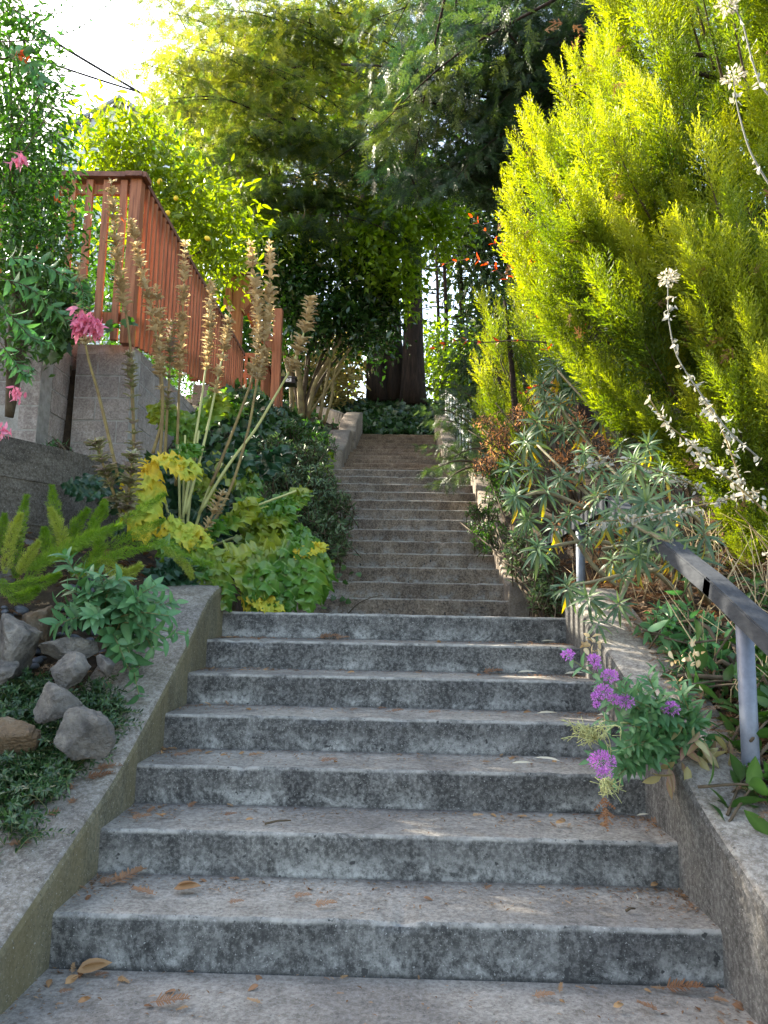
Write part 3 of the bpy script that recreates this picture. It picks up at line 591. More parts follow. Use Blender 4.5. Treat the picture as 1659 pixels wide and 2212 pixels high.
# ---------- redwoods
def bough(mb, tip, root, n_sub=11, spl=.42, mats=0, brk=1, sprs=SPR, att=None, droop=.5, tm=None, width=1.):
    tip=A(*tip); root=A(*root); Lb=np.linalg.norm(tip-root); d=(tip-root)/Lb
    mid=(tip*.55+root*.45)+A(0,0,droop*.5); q=smooth_pts([root,mid,tip-A(0,0,0)],14); mb.tube(q,[.022,.014,.003],6,brk)
    lat=unit(np.cross(d,A(0,0,1))); pos=[];dr=[];sc=[]
    for i in range(n_sub):
        u=.12+.88*i/(n_sub-1); k=u*(len(q)-1); i0=min(int(k),len(q)-2); b=q[i0]*(1-(k-i0))+q[i0+1]*(k-i0)
        for sg in (-1,1):
            ln=Lb*.34*(1-.72*u)*rng.uniform(.7,1.25)*width+.12; sd=unit(d*(.55+.4*u)+lat*sg+A(0,0,rng.normal(-.12,.18)))
            m=max(2,int(ln/(spl*.40))); e=b+sd*ln-A(0,0,.25*ln*ln); 
            for j in range(m):
                w_=(j+.6)/m; p_=b*(1-w_)+e*w_-A(0,0,.06*w_*(1-w_)); pos.append(p_); sg2=1 if j%2 else -1
                dd=unit(sd*(.8)+unit(np.cross(sd,A(0,0,1)))*sg2*.65*(1-w_)+A(0,0,rng.normal(-.42,.32))+rng.normal(0,.34,3)); dr.append(dd); sc.append(spl*rng.uniform(.7,1.2)*(1-.2*u))
    pos=np.array(pos);dr=np.array(dr);sc=np.array(sc); nr=rdir(len(pos),1.2,.9); base=rng.random() if att is None else att
    at=np.clip(base+rng.normal(0,.14,len(pos)),0,1); h=rng.integers(0,len(sprs),len(pos))
    for k,t_ in enumerate(sprs):
        s_=h==k; mb.inst(t_,pos[s_],frames(dr[s_],nr[s_],sc[s_]),mats,at[s_])
    if rng.random()<.5:
        s_=rng.random(len(pos))<.012
        if s_.any(): mb.inst(SPR_S,pos[s_]-A(0,0,.05),frames(dr[s_]-A(0,0,.8),nr[s_],sc[s_]*.8),2)
def trunk(mb, base, top, r0, r1, seg=18, mat=0, flute=.05):
    q=smooth_pts([base,(A(*base)+A(*top))/2+A(.03,0,0),top],24); n=len(q); rr=np.linspace(r0,r1,n); rr[:4]*=[1.35,1.18,1.08,1.03]; mb.tube(q,rr,seg,mat,wob=flute)
RW_M=[M['redwood'],M['bark'],M['dead_needles']]; RD_M=[M['redwood_dk'],M['bark'],M['dead_needles']]
def redwood(name,label,trunks,boxes,mats,seed,axis,spl=.33,nsub=10,extra=None,lenr=(2.4,3.8),group=None):
    t=thing(name,trunks[0][0],label,'tree',group); m=MB()
    for (a,b,r0,r1) in trunks: trunk(m,a,b,r0,r1)
    m.build('trunk',M['bark'],t); m=MB()
    for (xa,xb,ya,yb,da,db,cnt,att) in boxes:
        for _ in range(cnt):
            tip=P(rng.uniform(xa,xb),rng.uniform(ya,yb),rng.uniform(da,db)); ax=A(axis[0],axis[1],tip[2]+1.0); dr=unit(unit(ax-tip)+A(rng.normal(0,.55),rng.normal(0,.45),0)); ln=rng.uniform(*lenr)
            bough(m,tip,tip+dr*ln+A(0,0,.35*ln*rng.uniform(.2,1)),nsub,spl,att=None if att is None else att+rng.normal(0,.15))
    m.build('crown',mats,t); return t
b0=P(890,872,20)
redwood('redwood_tree','tall redwood with dark trunks at the head of the stairs, lit boughs spreading left',
  [(P(893,880,20),P(885,90,20.6),.30,.16),(P(852,875,20.5),P(810,110,21),.34,.15),(P(815,872,20.2),P(770,140,21),.24,.1)],
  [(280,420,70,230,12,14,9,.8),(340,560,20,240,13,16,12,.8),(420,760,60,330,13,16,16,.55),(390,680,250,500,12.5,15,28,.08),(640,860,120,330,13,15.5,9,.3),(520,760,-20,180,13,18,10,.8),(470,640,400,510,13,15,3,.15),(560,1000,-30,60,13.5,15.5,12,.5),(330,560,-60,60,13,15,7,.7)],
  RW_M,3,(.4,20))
redwood('redwood_tree','nearer redwood with dark blue-green hanging boughs over the top centre',
  [(A(3.3,12.5,3.9),P(1262,-500,12.5),.30,.22)],
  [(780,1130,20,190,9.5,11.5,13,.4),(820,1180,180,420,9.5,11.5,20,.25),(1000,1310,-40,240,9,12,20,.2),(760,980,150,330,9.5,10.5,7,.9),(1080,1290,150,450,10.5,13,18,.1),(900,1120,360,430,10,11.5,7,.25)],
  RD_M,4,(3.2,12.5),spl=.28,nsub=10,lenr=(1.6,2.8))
# ---------- more distant trees (things) closing the view
def bushtree(name,label,base,blobs,leafm,t_,size,trunkr=.12,cat='tree',group=None,clump=12,stems=None,droop=.1,att=None,shell=.35,stemmat=None):
    t=thing(name,tuple(base),label,cat,group); m=MB()
    for (c,r,n) in blobs: cloud(m,t_,c,r,n,size,clump=clump,droop=droop,shell=shell,att=att)
    m.build('crown' if cat=='tree' else 'foliage',leafm,t); m=MB()
    for (c,r,n) in blobs[:14]:
        q=smooth_pts([base,A(base[0]*.6+c[0]*.4,base[1]*.6+c[1]*.4,base[2]*.45+c[2]*.55),c],10); m.tube(q,[trunkr,trunkr*.5,trunkr*.15],7)
    m.build('trunk' if cat=='tree' else 'stem',stemmat or M['twig'],t); return t
def pxblobs(lst): 
    out=[]
    for (px,py,Y,rx_,ry_,rd,n) in lst: out.append((P(px,py,Y),(rx_/1662*Y,rd,ry_/1662*Y),n))
    return out
bushtree('laurel_tree','dark glossy evergreen tree with many bare stems behind the mailbox',P(650,900,14.5),
  pxblobs([(620,600,14.5,70,70,.5,1500),(700,640,14.5,90,80,.5,2000),(790,620,15,65,90,.5,1700),(640,690,14,70,60,.5,1300),(750,710,14.5,80,45,.5,1400),(560,610,14,50,60,.8,1400),(700,570,15,110,35,.5,700),(820,700,15.5,40,60,.8,1200)]),M['laurel'],LSW,.14,.05,clump=44)
bushtree('vine_tree','bright lime-green climbing vine draped over the top of the dark evergreen',P(760,620,15.8),
  pxblobs([(650,525,14.4,110,28,.4,420),(760,510,14.4,90,40,.4,520),(850,470,14.6,60,70,.5,1000),(900,430,15,60,60,.8,1500),(860,590,14.8,40,90,.5,1200),(950,500,15.5,50,50,.6,900),(790,560,14.2,80,35,.4,500),(560,500,14,60,50,.5,450)]),M['lime'],LSW,.15,.03)
bushtree('lemon_tree','sunlit yellow-green lemon tree rising behind the wooden fence',P(330,640,9.6),
  pxblobs([(262,320,9.6,62,55,.5,560),(215,310,9.4,34,42,.4,240),(315,320,9.6,40,48,.4,300),(330,400,9.6,90,55,.6,700),(420,440,9.9,70,60,.6,800),(400,530,10,90,60,.6,900),(490,520,10.4,55,60,.5,600),(300,480,9.6,60,60,.5,400),(430,600,10.2,60,50,.4,500),(250,370,9.5,70,40,.5,400)]),M['lemon'],LF,.13,.04,clump=7)
for (px,py) in ((380,428),(345,392),(362,460),(448,515),(330,434)):
    m=MB(); p=P(px,py,9.1); m.inst(ICO1,[p],frames(rdir(1),rdir(1),A(.032,.042,.032)[None]),0); tag(m.build('lemon',M['lemonfruit'],loc=tuple(p)),'ripe yellow lemon hanging in the tree behind the fence','lemon','lemons on the tree')
bushtree('thicket_tree','tan and gold shrubby tree seen through the gap between the boughs',P(760,700,24),
  pxblobs([(760,440,24,110,80,1.,1500),(800,360,25,70,60,1.,800),(690,470,24,70,60,1.,700),(730,760,21,70,70,1.,1600),(700,840,19.5,50,50,.8,900)]),M['thicket'],LSW,.2,.09)
bushtree('far_tree','mid-green leafy tree filling in behind the boughs at the left centre',P(520,700,22),
  pxblobs([(450,300,22,90,90,2,900),(480,440,21,90,80,1.5,1300),(950,400,27,130,80,2,1300),(1120,330,27,120,100,2,1500)]),M['shrub'],LSW,.3,.12)
bushtree('far_tree','dark tree beyond the golden conifer, blue sky showing through its branches',P(1130,900,26),
  pxblobs([(1000,500,26,80,80,1.5,1300),(1080,470,26,80,100,1.5,1700),(1120,600,26,70,100,1.5,1500),(1010,600,26,60,60,1.5,620),(1060,700,25,60,60,1.2,1300),(1160,380,26,110,110,1.5,2200),(1000,780,24,70,60,1.2,1200),(1060,850,22,70,60,1.,1500)]),M['redwood_dk'],LSW,.26,.16)
bushtree('far_tree','sunny pale green shrubs on the slope right of the redwood trunk',P(960,850,22.5),
  pxblobs([(945,740,22.5,35,60,.9,700),(950,820,22,45,50,.8,900),(1000,800,21,50,50,.8,700),(740,800,22,60,50,.8,700),(1030,760,23,40,40,.8,400)]),M['lime'],LSW,.13,.07)
bushtree('far_tree','deep green tree far off to the right, glimpsed behind the euphorbia and cypress',P(1350,900,30),
  pxblobs([(1230,560,30,110,140,2,2200),(1330,700,28,130,130,2,2200),(1500,650,30,140,200,2,2600),(1300,860,24,160,70,1.5,2000),(1450,880,22,120,70,1.5,1600),(1180,800,26,70,80,1.5,1300)]),M['shrub'],LSW,.3,.16)
bushtree('far_tree','hazy green trees beyond the gate and mailbox, low behind the fence',P(500,800,24),
  pxblobs([(420,700,22,110,90,2,1700),(520,780,22,90,80,2,1700),(330,640,22,90,120,2,1500),(620,830,20,60,60,1.2,1000),(180,560,20,120,150,2,1500)]),M['shrub'],LSW,.26,.14)
bushtree('far_tree','golden foliage behind gaps in the redwood boughs, backlit glow put into its colour, upper centre',P(640,700,25),
  pxblobs([(460,230,22,90,90,1.5,1500),(560,200,23,110,110,1.5,2200),(680,220,24,110,110,1.5,2200),(800,200,25,110,110,1.5,1800),(520,360,22,90,70,1.,900),(450,360,21,60,70,1.2,900),(720,90,27,120,80,1.5,1300)]),M['lime'],LSW,.24,.16)  # light lime leaves colour the gaps like a backlit glow
# bare slender trunks with sky between them
for k,(px,r_) in enumerate(((941,.07),(958,.09),(992,.12),(1040,.10))):
    t=thing('bare_tree',tuple(P(px,870,24+k)),['thinnest bare trunk just right of the dark redwood trunk','slim bare grey trunk against the bright sky gap','thicker dark trunk in the middle of the sky gap','dark trunk nearest the golden conifer, half hidden by twigs'][k],'tree','bare trunks against the sky'); m=MB(); m.tube(smooth_pts([P(px,880,24+k),P(px+6,700,24+k),P(px-5,430,24+k)],14),[r_,r_*.8,r_*.5],9,wob=.06); m.build('trunk',M['bark'],t)
    m=MB()
    for j in range(9):
        py=rng.uniform(440,760); s_=rng.choice((-1,1)); a_=P(px,py,24+k); e_=P(px+s_*rng.uniform(40,120),py+rng.uniform(-40,40),24+k+rng.normal(0,.8)); m.tube(smooth_pts([a_,(a_+e_)/2+A(0,0,.2),e_],8),[.03,.008],5)
    m.build('branches',M['bark'],t)
# multi-stem trunks under the laurel (seen bare) - part of that tree
lt=[o for o in S.objects if o.name=='laurel_tree'][0]; m=MB()
for pts,r_ in (([(632,905),(628,830),(615,770),(600,730)],.05),([(652,905),(648,840),(642,780),(646,720)],.07),([(664,905),(680,830),(715,770),(740,730)],.05),([(690,905),(700,850),(712,780),(700,720)],.035),([(660,905),(700,850),(740,790)],.03),([(700,915),(716,860),(725,800),(760,750)],.03)):
    m.tube(smooth_pts([P(x,y,14.2) for x,y in pts],14),[r_,r_*.6],8,wob=.08)
m.build('bare_stems',M['stem_dry'],lt)
# ---------- ivy and undergrowth (masses)
def on_ground(n,x0,x1,y0,y1,dz=(0,.2)):
    x=rng.uniform(x0,x1,n);y=rng.uniform(y0,y1,n);z=ground_z(x,y)+rng.uniform(dz[0],dz[1],n); return np.stack([x,y,z],1)
def stuff(name,pts,t,size,mat,label,cat,up=1.,loc=None,att=None):
    m=MB(); d=rdir(len(pts),.1,1.); nr=rdir(len(pts),1.,.6)+A(0,-.6,0); m.inst(t,pts,frames(d,nr,size*rng.uniform(.6,1.3,len(pts))),0,att); return tag(m.build(name,mat,loc=tuple(pts[0])),label,cat,kind='stuff')
# dark ivy bank beyond the top of the stairs
n=5200; px_=rng.uniform(700,1010,n); u=rng.random(n); bx=(px_-862)/1662*18.5; by=17.6+2.6*u; bz=5.2+1.75*u**.8+rng.normal(0,.08,n)
stuff('ivy',np.stack([bx,by,bz],1),IVY,.13,M['ivy_dk'],'dark ivy covering the bank at the head of the stairs','ivy')
m=MB(); g=[(x,17.5+2.8*u,5.05+1.8*u**.8) for u in np.linspace(0,1,6) for x in np.linspace(-3,3,8)]; m.poly(g,[(r*8+c,r*8+c+1,(r+1)*8+c+1,(r+1)*8+c) for r in range(5) for c in range(7)],smooth=True); tag(m.build('bank',M['soil']),kind='structure')
stuff('ivy',on_ground(2600,-2.35,-1.15,9.6,14.5,(0,.22)),IVY,.12,M['ivy_dk'],'ivy spilling down the bank below the gate and mailbox','ivy')
stuff('ivy',on_ground(1500,-2.3,-1.2,6.8,10,(0,.25)),IVY,.11,M['ivy_dk'],'ivy under the grey-green bush beside the middle flight','ivy')
stuff('ivy',on_ground(500,-3.2,-1.1,14.5,18,(0,.2)),IVY,.10,M['shrub'],'lit ivy around the curved wall at the top left of the stairs','ivy')
p_=np.stack([rng.uniform(-1.25,-1.02,260),rng.uniform(7.4,12,260),np.zeros(260)],1); p_[:,2]=np.interp(p_[:,1],[7.35,12],[1.4,3.6])+rng.uniform(-.1,.2,260)
stuff('ivy',p_,IVY,.08,M['lime'],'small bright green vine leaves at the left edge of the middle steps','vine')
# grey-green bush left of middle flight
def bush(name,label,base,blobs,leafm,t_,size,whorls=8,stem=.006,cat='bush',group=None,per=14,dead=None):
    t=thing(name,tuple(base),label,cat,group); m=MB(); st=MB()
    for (c,r,n) in blobs:
        k=max(2,n//(per*1)); dirs=unit(rng.normal(size=(k,3))+A(0,-.2,.4)); tips=A(*c)+dirs*A(*r)*rng.uniform(.55,1.05,(k,1))
        for tp in tips:
            d=unit(tp-A(*c)+A(0,0,.25)+rng.normal(0,.2,3)); ln=rng.uniform(.6,1.)*size*3.4
            leafy_stem(m,[tp-d*ln,tp-d*ln*.4+A(0,0,.02),tp],t_,size,per,ang=.95,whorl=2,stem=st,stemr=stem,stemmat=0,taper=.45)
        for _ in range(5): st.tube(smooth_pts([base+rng.normal(0,.05,3),(A(*base)+A(*c))/2+rng.normal(0,.06,3),A(*c)+rng.normal(0,1,3)*A(*r)*.6],8),[stem*2.2,stem],5,0)
    m.build('foliage',leafm,t); st.build('stem',M['twig'],t); return t
bush('valerian_bush','large grey-green leafy bush crowding the left edge of the middle flight',A(-1.5,8.3,1.7),
  pxblobs([(670,1060,8.2,75,60,.4,1500),(720,1110,8.2,50,55,.3,1100),(640,1110,7.9,60,50,.4,1000),(600,1050,8.2,55,50,.35,900),(690,1150,7.8,55,45,.3,900),(660,990,8.8,60,40,.4,900),(585,980,8.6,50,45,.35,800),(730,1180,7.6,30,35,.2,400),(560,1090,7.6,45,45,.3,600)]),M['bush'],LF_NARROW if False else LF,.075,per=12)
bush('sage_bush','soft green bush with pink flowers higher up the left bank, below the ivy',A(-1.9,10.5,3.1),
  pxblobs([(560,940,10.3,55,30,.4,700),(640,935,10.6,50,25,.4,600),(690,960,10,45,30,.3,500),(520,900,9.8,40,35,.3,450)]),M['shrub'],LF,.08,per=12)
m=MB()
for (px,py) in ((601,966),(612,974),(618,983),(565,955)): 
    c=P(px,py,9.6); m.inst(LSW,c+rng.normal(0,.03,(30,3)),frames(rdir(30,.5),rdir(30),.035*np.ones(30)))
tag(m.build('valerian_blossom',M['pink'],loc=tuple(c)),'small pink flower clusters on the bush below the ivy','flowers',kind='stuff')
# ---------- left tall shrub with pink and orange flowers
LBX=[(40,200,4.8,70,110,.5,1500),(20,330,4.8,80,90,.5,1500),(45,420,5,70,70,.5,1100),(70,530,5.2,70,60,.4,900),(30,520,4.8,60,80,.4,1100),(135,480,5.4,35,50,.2,200),(20,80,4.6,50,70,.4,700),(60,620,5.2,80,50,.4,1000),(10,720,4.9,40,60,.3,500),(100,400,5.3,35,40,.3,260),(85,330,5.2,35,45,.3,320)]
t=bushtree('flowering_shrub','tall dark green shrub with pink and orange flowers at the left edge',P(20,900,5.2),pxblobs(LBX),M['shrub'],LS,.065,.03,cat='shrub',clump=9,shell=.2)
m=MB(); st=MB()
for pts,Y,s_ in (([(0,90),(90,85),(170,60),(238,5)],4.4,.06),([(40,280),(90,200),(125,160),(150,108)],4.4,.045),([(50,330),(110,240),(150,200),(165,190)],4.5,.04),([(30,20),(60,40),(95,70),(125,110)],4.3,.06),([(0,560),(60,560),(130,590),(190,640)],4.2,.12),([(0,600),(60,620),(110,660),(150,700)],4.2,.12),([(0,660),(40,700),(70,730),(110,740)],4.1,.10),([(0,740),(30,780),(50,810),(70,800)],4.1,.09),([(0,130),(40,120),(80,160),(80,190)],4.2,.12),([(10,20),(60,60),(110,30),(150,0)],4.6,.06),([(0,30),(60,10),(120,30),(190,-5)],4.5,.05),([(170,600),(180,640),(176,668)],4.2,.06)):
    st=MB(); leafy_stem(m,[P(x,y,Y) for x,y in pts],LF,s_,34,stem=st,stemr=.004,stemmat=0,taper=.5,droop=.15); st.build('arching_stem',M['twig'],t)
m.build('arching_leaves',M['herb'],t)
def trumpets(px,py,Y,n,sz_,mat,lab,par,name='flower_cluster'):
    c=P(px,py,Y); m=MB(); m.inst(LF,c+rng.normal(0,sz_*.35,(n,3)),frames(rdir(n,-.9,.6),rdir(n),sz_*rng.uniform(.7,1.2,n))); o=m.build(name,M[mat],par); o['label']=lab; return o
trumpets(178,690,4.2,90,.075,'pink','large pink hanging flower cluster in front of the block pier',t); trumpets(200,700,4.2,70,.065,'pink','large pink hanging flower cluster beside the first',t); trumpets(45,342,4.3,30,.06,'pink','small pink cluster high at the left',t); trumpets(38,845,4.2,28,.055,'pink','small pink cluster low at the left',t); trumpets(5,926,4.1,28,.055,'pink','pale pink cluster at the left picture edge',t)
trumpets(50,120,4.2,16,.06,'orange','orange-red flower near the top left',t); trumpets(250,470,5.1,10,.04,'orange','single orange flower beside the dry spike',t); trumpets(120,430,4.9,8,.04,'orange','tiny orange flower in the leaves',t)
# ivy hanging over the block piers
m=MB(); n=900; px_=rng.uniform(-10,185,n); py_=590+rng.random(n)**.8*(170*np.clip(1.1-np.abs(px_-110)/150,.3,1)); yy=rng.uniform(5.5,6.05,n)
pts=np.array([P(a,b,c) for a,b,c in zip(px_,py_,yy)]); d=rdir(n,-1.2,.5); nr=unit(A(0,-1,.5)+rng.normal(0,.35,(n,3))); m.inst(IVY,pts,frames(d,nr,.115*rng.uniform(.6,1.2,n)))
tt=thing('ivy_curtain',tuple(P(100,600,6)),'large-leaved ivy hanging over the left block pier below the fence','ivy'); m.build('foliage',M['shrub'],tt)
st=MB()
for k in range(9): a_=P(130+rng.uniform(-12,25),790,6.6); st.tube(smooth_pts([a_,P(140+rng.uniform(-25,25),850,6.7),P(138+rng.uniform(-20,20),930,6.75)],10),[.009,.004],5)
st.build('vine_stem',M['twig'],tt)
for (px,py,Y,nm) in ((282,690,6.2,'single ivy sprig on the fence foot right of the spike'),(238,700,6.2,'small ivy sprig at the fence corner foot')):
    m=MB(); m.inst(IVY,P(px,py,Y)+rng.normal(0,.025,(4,3)),frames(rdir(4,-1,.5),unit(A(0,-1,.4)+rng.normal(0,.3,(4,3))),.08*np.ones(4))); tag(m.build('ivy_sprig',M['shrub'],loc=tuple(P(px,py,Y))),nm,'ivy')
bush('small_plant','little green seedling plant growing at the foot of the right block pier',P(125,985,6.2),pxblobs([(125,965,6.2,18,16,.08,80)]),M['herb'],LF,.075,per=8,cat='plant')
# ---------- acanthus
at=thing('acanthus_plant',tuple(P(400,1150,5.4)),'big acanthus clump with tall dry flower spikes and lobed green and yellow leaves','plant')
def bract_t():
    v=[];f=[]
    for i in range(5):
        u=i/4; w_=.26*math.sin(math.pi*min(1,u*.9+.08)); v+=[(-w_,u,.35*u-.55*u*u+.12),(0,u,.35*u-.55*u*u),(w_,u,.35*u-.55*u*u+.12)]
    for i in range(4): a=i*3; f+=[(a,a+1,a+4,a+3),(a+1,a+2,a+5,a+4)]
    return T(v,f)
BR=bract_t()
def spike(pts, b0, b1, Y0, Y1, size=.05, dens=1., green=False, smat='stem_dry'):
    """pts: top to base in picture measure, bracts from fraction b0..b1 down the stem"""
    n=len(pts); q=smooth_pts([P(x,y,Y0+(Y1-Y0)*i/(n-1)) for i,(x,y) in enumerate(pts)],40); st=MB(); st.tube(q,[.004,.008,.012],7,0); o=st.build('flower_stalk',M[smat],at)
    L_=np.linalg.norm(np.diff(q,axis=0),axis=1).sum()*(b1-b0); k=int(L_/.021*dens)
    u=b0+(b1-b0)*np.sort(rng.random(k)); ix=u*39; i0=np.clip(ix.astype(int),0,38); p=q[i0]*(1-(ix-i0))[:,None]+q[i0+1]*(ix-i0)[:,None]; ax=unit(q[i0]-q[i0+1])
    P_=[];D=[];N_=[];SZ=[]
    for w_ in range(4):
        a=np.arange(k)*.8+w_*np.pi/2+rng.normal(0,.15,k); r1=unit(np.cross(ax,A(0,1,.01))); r2=np.cross(ax,r1); s_=np.cos(a)[:,None]*r1+np.sin(a)[:,None]*r2
        P_.append(p+s_*.006); D.append(unit(s_*.85+ax*.62+rng.normal(0,.12,s_.shape))); N_.append(-s_*.3+ax); SZ.append(1.12*size*rng.uniform(.7,1.15,k)*np.clip(.55+((u-b0)/(b1-b0))*3,0,1)*np.where(u>b1-.04*(b1-b0),.7,1))
    m=MB(); m.inst(BR,np.concatenate(P_),frames(np.concatenate(D),np.concatenate(N_),np.concatenate(SZ)),0)
    pw=MB(); s_=rng.random(4*k)<(.22 if not green else .4); pp_=np.concatenate(P_)[s_]+np.concatenate(D)[s_]*.02; pw.inst(LSW,pp_,frames(np.concatenate(D)[s_],rdir(s_.sum()),size*.5*np.ones(s_.sum())))
    f=m.build('flower_spike',M['bract_g' if green else 'bract'],at); w2=pw.build('seed_capsules',M['petal_w']); w2.parent=f; w2.matrix_parent_inverse=mathutils.Matrix.Translation(-mathutils.Vector(at['_b'])); return f
spike([(168,568),(176,680),(190,770),(215,860),(255,1030)],0,.45,4.7,5.0,.05)
spike([(240,392),(250,520),(262,620),(276,700),(285,800),(290,1000)],0,.55,4.9,5.2,.055)
spike([(281,762),(284,850),(290,960),(290,1010)],0,.8,5.0,5.1,.05,1,True)
spike([(282,470),(300,560),(322,650),(340,740),(352,860),(345,1000)],0,.72,5.0,5.2,.05)
spike([(338,620),(345,700),(345,790),(350,900),(330,980)],0,.62,5.1,5.2,.052,1.2)
spike([(400,520),(396,640),(390,760),(385,900),(380,1050)],0,.6,5.3,5.4,.05,1.2)
spike([(370,690),(368,780),(362,880),(355,1010)],0,.7,5.2,5.3,.045,1.1,True)
spike([(457,610),(452,720),(440,830),(420,960),(395,1120)],0,.45,5.4,5.3,.05,1.1,smat='stem_yel')
spike([(497,668),(482,760),(462,860),(440,960),(400,1110)],0,.5,5.4,5.3,.048,1.,smat='stem_yel')
spike([(540,525),(553,635),(559,705),(550,792),(536,844),(500,940),(455,1050)],0,.58,5.3,5.3,.055,1.3)
spike([(582,525),(583,640),(573,722),(564,792),(552,844),(536,930),(500,1050),(445,1160)],0,.52,5.35,5.2,.055,1.4)
spike([(671,640),(664,690),(647,748),(630,792),(612,826),(586,870),(550,930),(490,1010),(430,1110)],0,.42,5.0,5.3,.058,1.5,smat='stem_yel')
spike([(205,945),(222,1000),(240,1050),(262,1110)],0,.95,4.6,4.8,.07,1.5,True)
spike([(285,980),(282,1030),(276,1080),(270,1130)],0,.95,4.6,4.8,.07,1.6,True)
spike([(485,1055),(470,1090),(448,1135),(425,1180)],0,.9,4.9,4.9,.05,1.1)
m=MB(); md=MB(); my=MB()
def aleaf(mm,px,py,Y,ang,ln,tilt=.35,att=None):
    """leaf starting at picture point, pointing at angle (deg, 0=up, 90=right)"""
    a=R(ang); d=A(math.sin(a),-tilt,math.cos(a)); nr=A(rng.normal(0,.25),-1.,.75+rng.normal(0,.2)); 
    mm.inst(ACA[rng.integers(2)],[P(px,py,Y)],frames(d[None],nr[None],np.array([ln*1.12])),0,None if att is None else np.array([att]))
def aleaves(lst,matname,lab=None):
    for (px,py,Y,ang,ln) in lst:
        mm=MB(); aleaf(mm,px,py,Y,ang,ln); o=mm.build('leaf',M[matname],at)
        if lab: o['label']=lab
aleaves([(430,1180,5.1,-60,.36),(450,1170,5.1,40,.38),(520,1160,5.2,80,.42),(560,1130,5.2,120,.40),(600,1150,5.2,135,.44),(640,1150,5.15,155,.42),(560,1180,5.0,160,.44),(520,1200,4.95,140,.40),(480,1190,4.9,120,.38),(600,1180,5.0,170,.40),(630,1170,5.1,120,.30),(540,1140,5.2,60,.30),(500,1230,4.9,-100,.30),(470,1210,4.85,-70,.34),(655,1180,5.0,175,.36),(560,1240,4.95,185,.28),(420,940,5.5,30,.34),(420,930,5.5,-60,.32),(440,900,5.6,70,.28),(400,960,5.5,-20,.30),(460,1000,5.6,110,.36),(350,1000,5.3,60,.26),(520,1080,5.5,100,.3),(580,1100,5.5,60,.28),(400,1010,5.5,140,.3),(440,1210,4.8,150,.3)],'aca_g')
aleaves([(380,1060,5.6,-70,.4),(420,1050,5.6,60,.42),(450,1080,5.6,110,.4),(360,1100,5.4,-110,.34),(480,1050,5.8,20,.4),(390,1120,5.4,170,.36),(500,1110,5.7,80,.36),(320,1110,5.2,-60,.3),(240,1060,4.9,-80,.26),(430,1150,5.5,-30,.4),(420,1000,5.8,100,.4),(340,1230,4.8,100,.28),(320,1250,4.75,60,.26),(470,1140,5.6,140,.4),(530,1050,6.0,40,.4)],'aca_d','dark green leaf, shade put into its colour')
aleaves([(320,1000,5.0,170,.30),(310,1000,5.0,200,.26),(340,990,5.0,100,.28),(380,1120,4.9,200,.20),(375,1140,4.85,110,.24),(300,1040,4.9,165,.34),(530,1270,4.95,150,.18),(540,1290,4.9,100,.2),(520,1290,4.95,80,.18),(640,1200,5.0,60,.18),(310,1110,4.9,130,.12)],'aca_y','yellow dying leaf')
st=MB()
for (a_,b_) in (((400,1180),(430,930)),((390,1180),(385,960)),((420,1190),(560,1140)),((430,1190),(640,1160)),((410,1180),(480,1000)),((380,1180),(330,1010)),((400,1200),(640,1060)),((395,1180),(400,940))):
    st.tube(smooth_pts([P(a_[0],a_[1],5.4),P((a_[0]+b_[0])/2,(a_[1]+b_[1])/2-20,5.35),P(b_[0],b_[1],5.3)],10),[.012,.007],6)
st.build('leaf_stalk',M['stem_yel'],at)
# ---------- foxtail ferns
def plume(m,pts,Y,rad,n,mat=0,taperpow=.6):
    q=smooth_pts([P(x,y,Y+ (yy if len(p)>2 else 0)) for p in pts for (x,y,yy) in [(p[0],p[1],p[2] if len(p)>2 else 0)]],30); t_=unit(np.gradient(q,axis=0))
    u=rng.random(n)**.9; ix=u*29; i0=np.clip(ix.astype(int),0,28); f=(ix-i0)[:,None]; p=q[i0]*(1-f)+q[i0+1]*f
    side=rng.normal(size=(n,3)); side-=t_[i0]*np.sum(side*t_[i0],1,keepdims=True); side=unit(side)
    ph=rng.uniform(0,6,2); env=np.clip((1-u)*3.2,.16,1)**.8*np.clip(u*5+.35,0,1)*(1+.16*np.sin(u*31+ph[0])+.10*np.sin(u*57+ph[1])); r=rad*env*(rng.random(n)**.5)*rng.uniform(.75,1.15,n)
    pos=p+side*(r*.75)[:,None]; d=unit(side*.9+t_[i0]*.75+rng.normal(0,.35,(n,3)))
    m.inst(NEED,pos,frames(d,rdir(n),np.stack([rad*.55*np.ones(n),rad*.46*rng.uniform(.5,1.35,n),rad*.5*np.ones(n)],1)),mat,np.clip(.2+.6*r/rad+rng.normal(0,.12,n),0,1))
ft=thing('foxtail_fern',tuple(P(120,1270,4.3)),'bright green foxtail fern with upright and arching bottlebrush plumes in the left bed','fern')
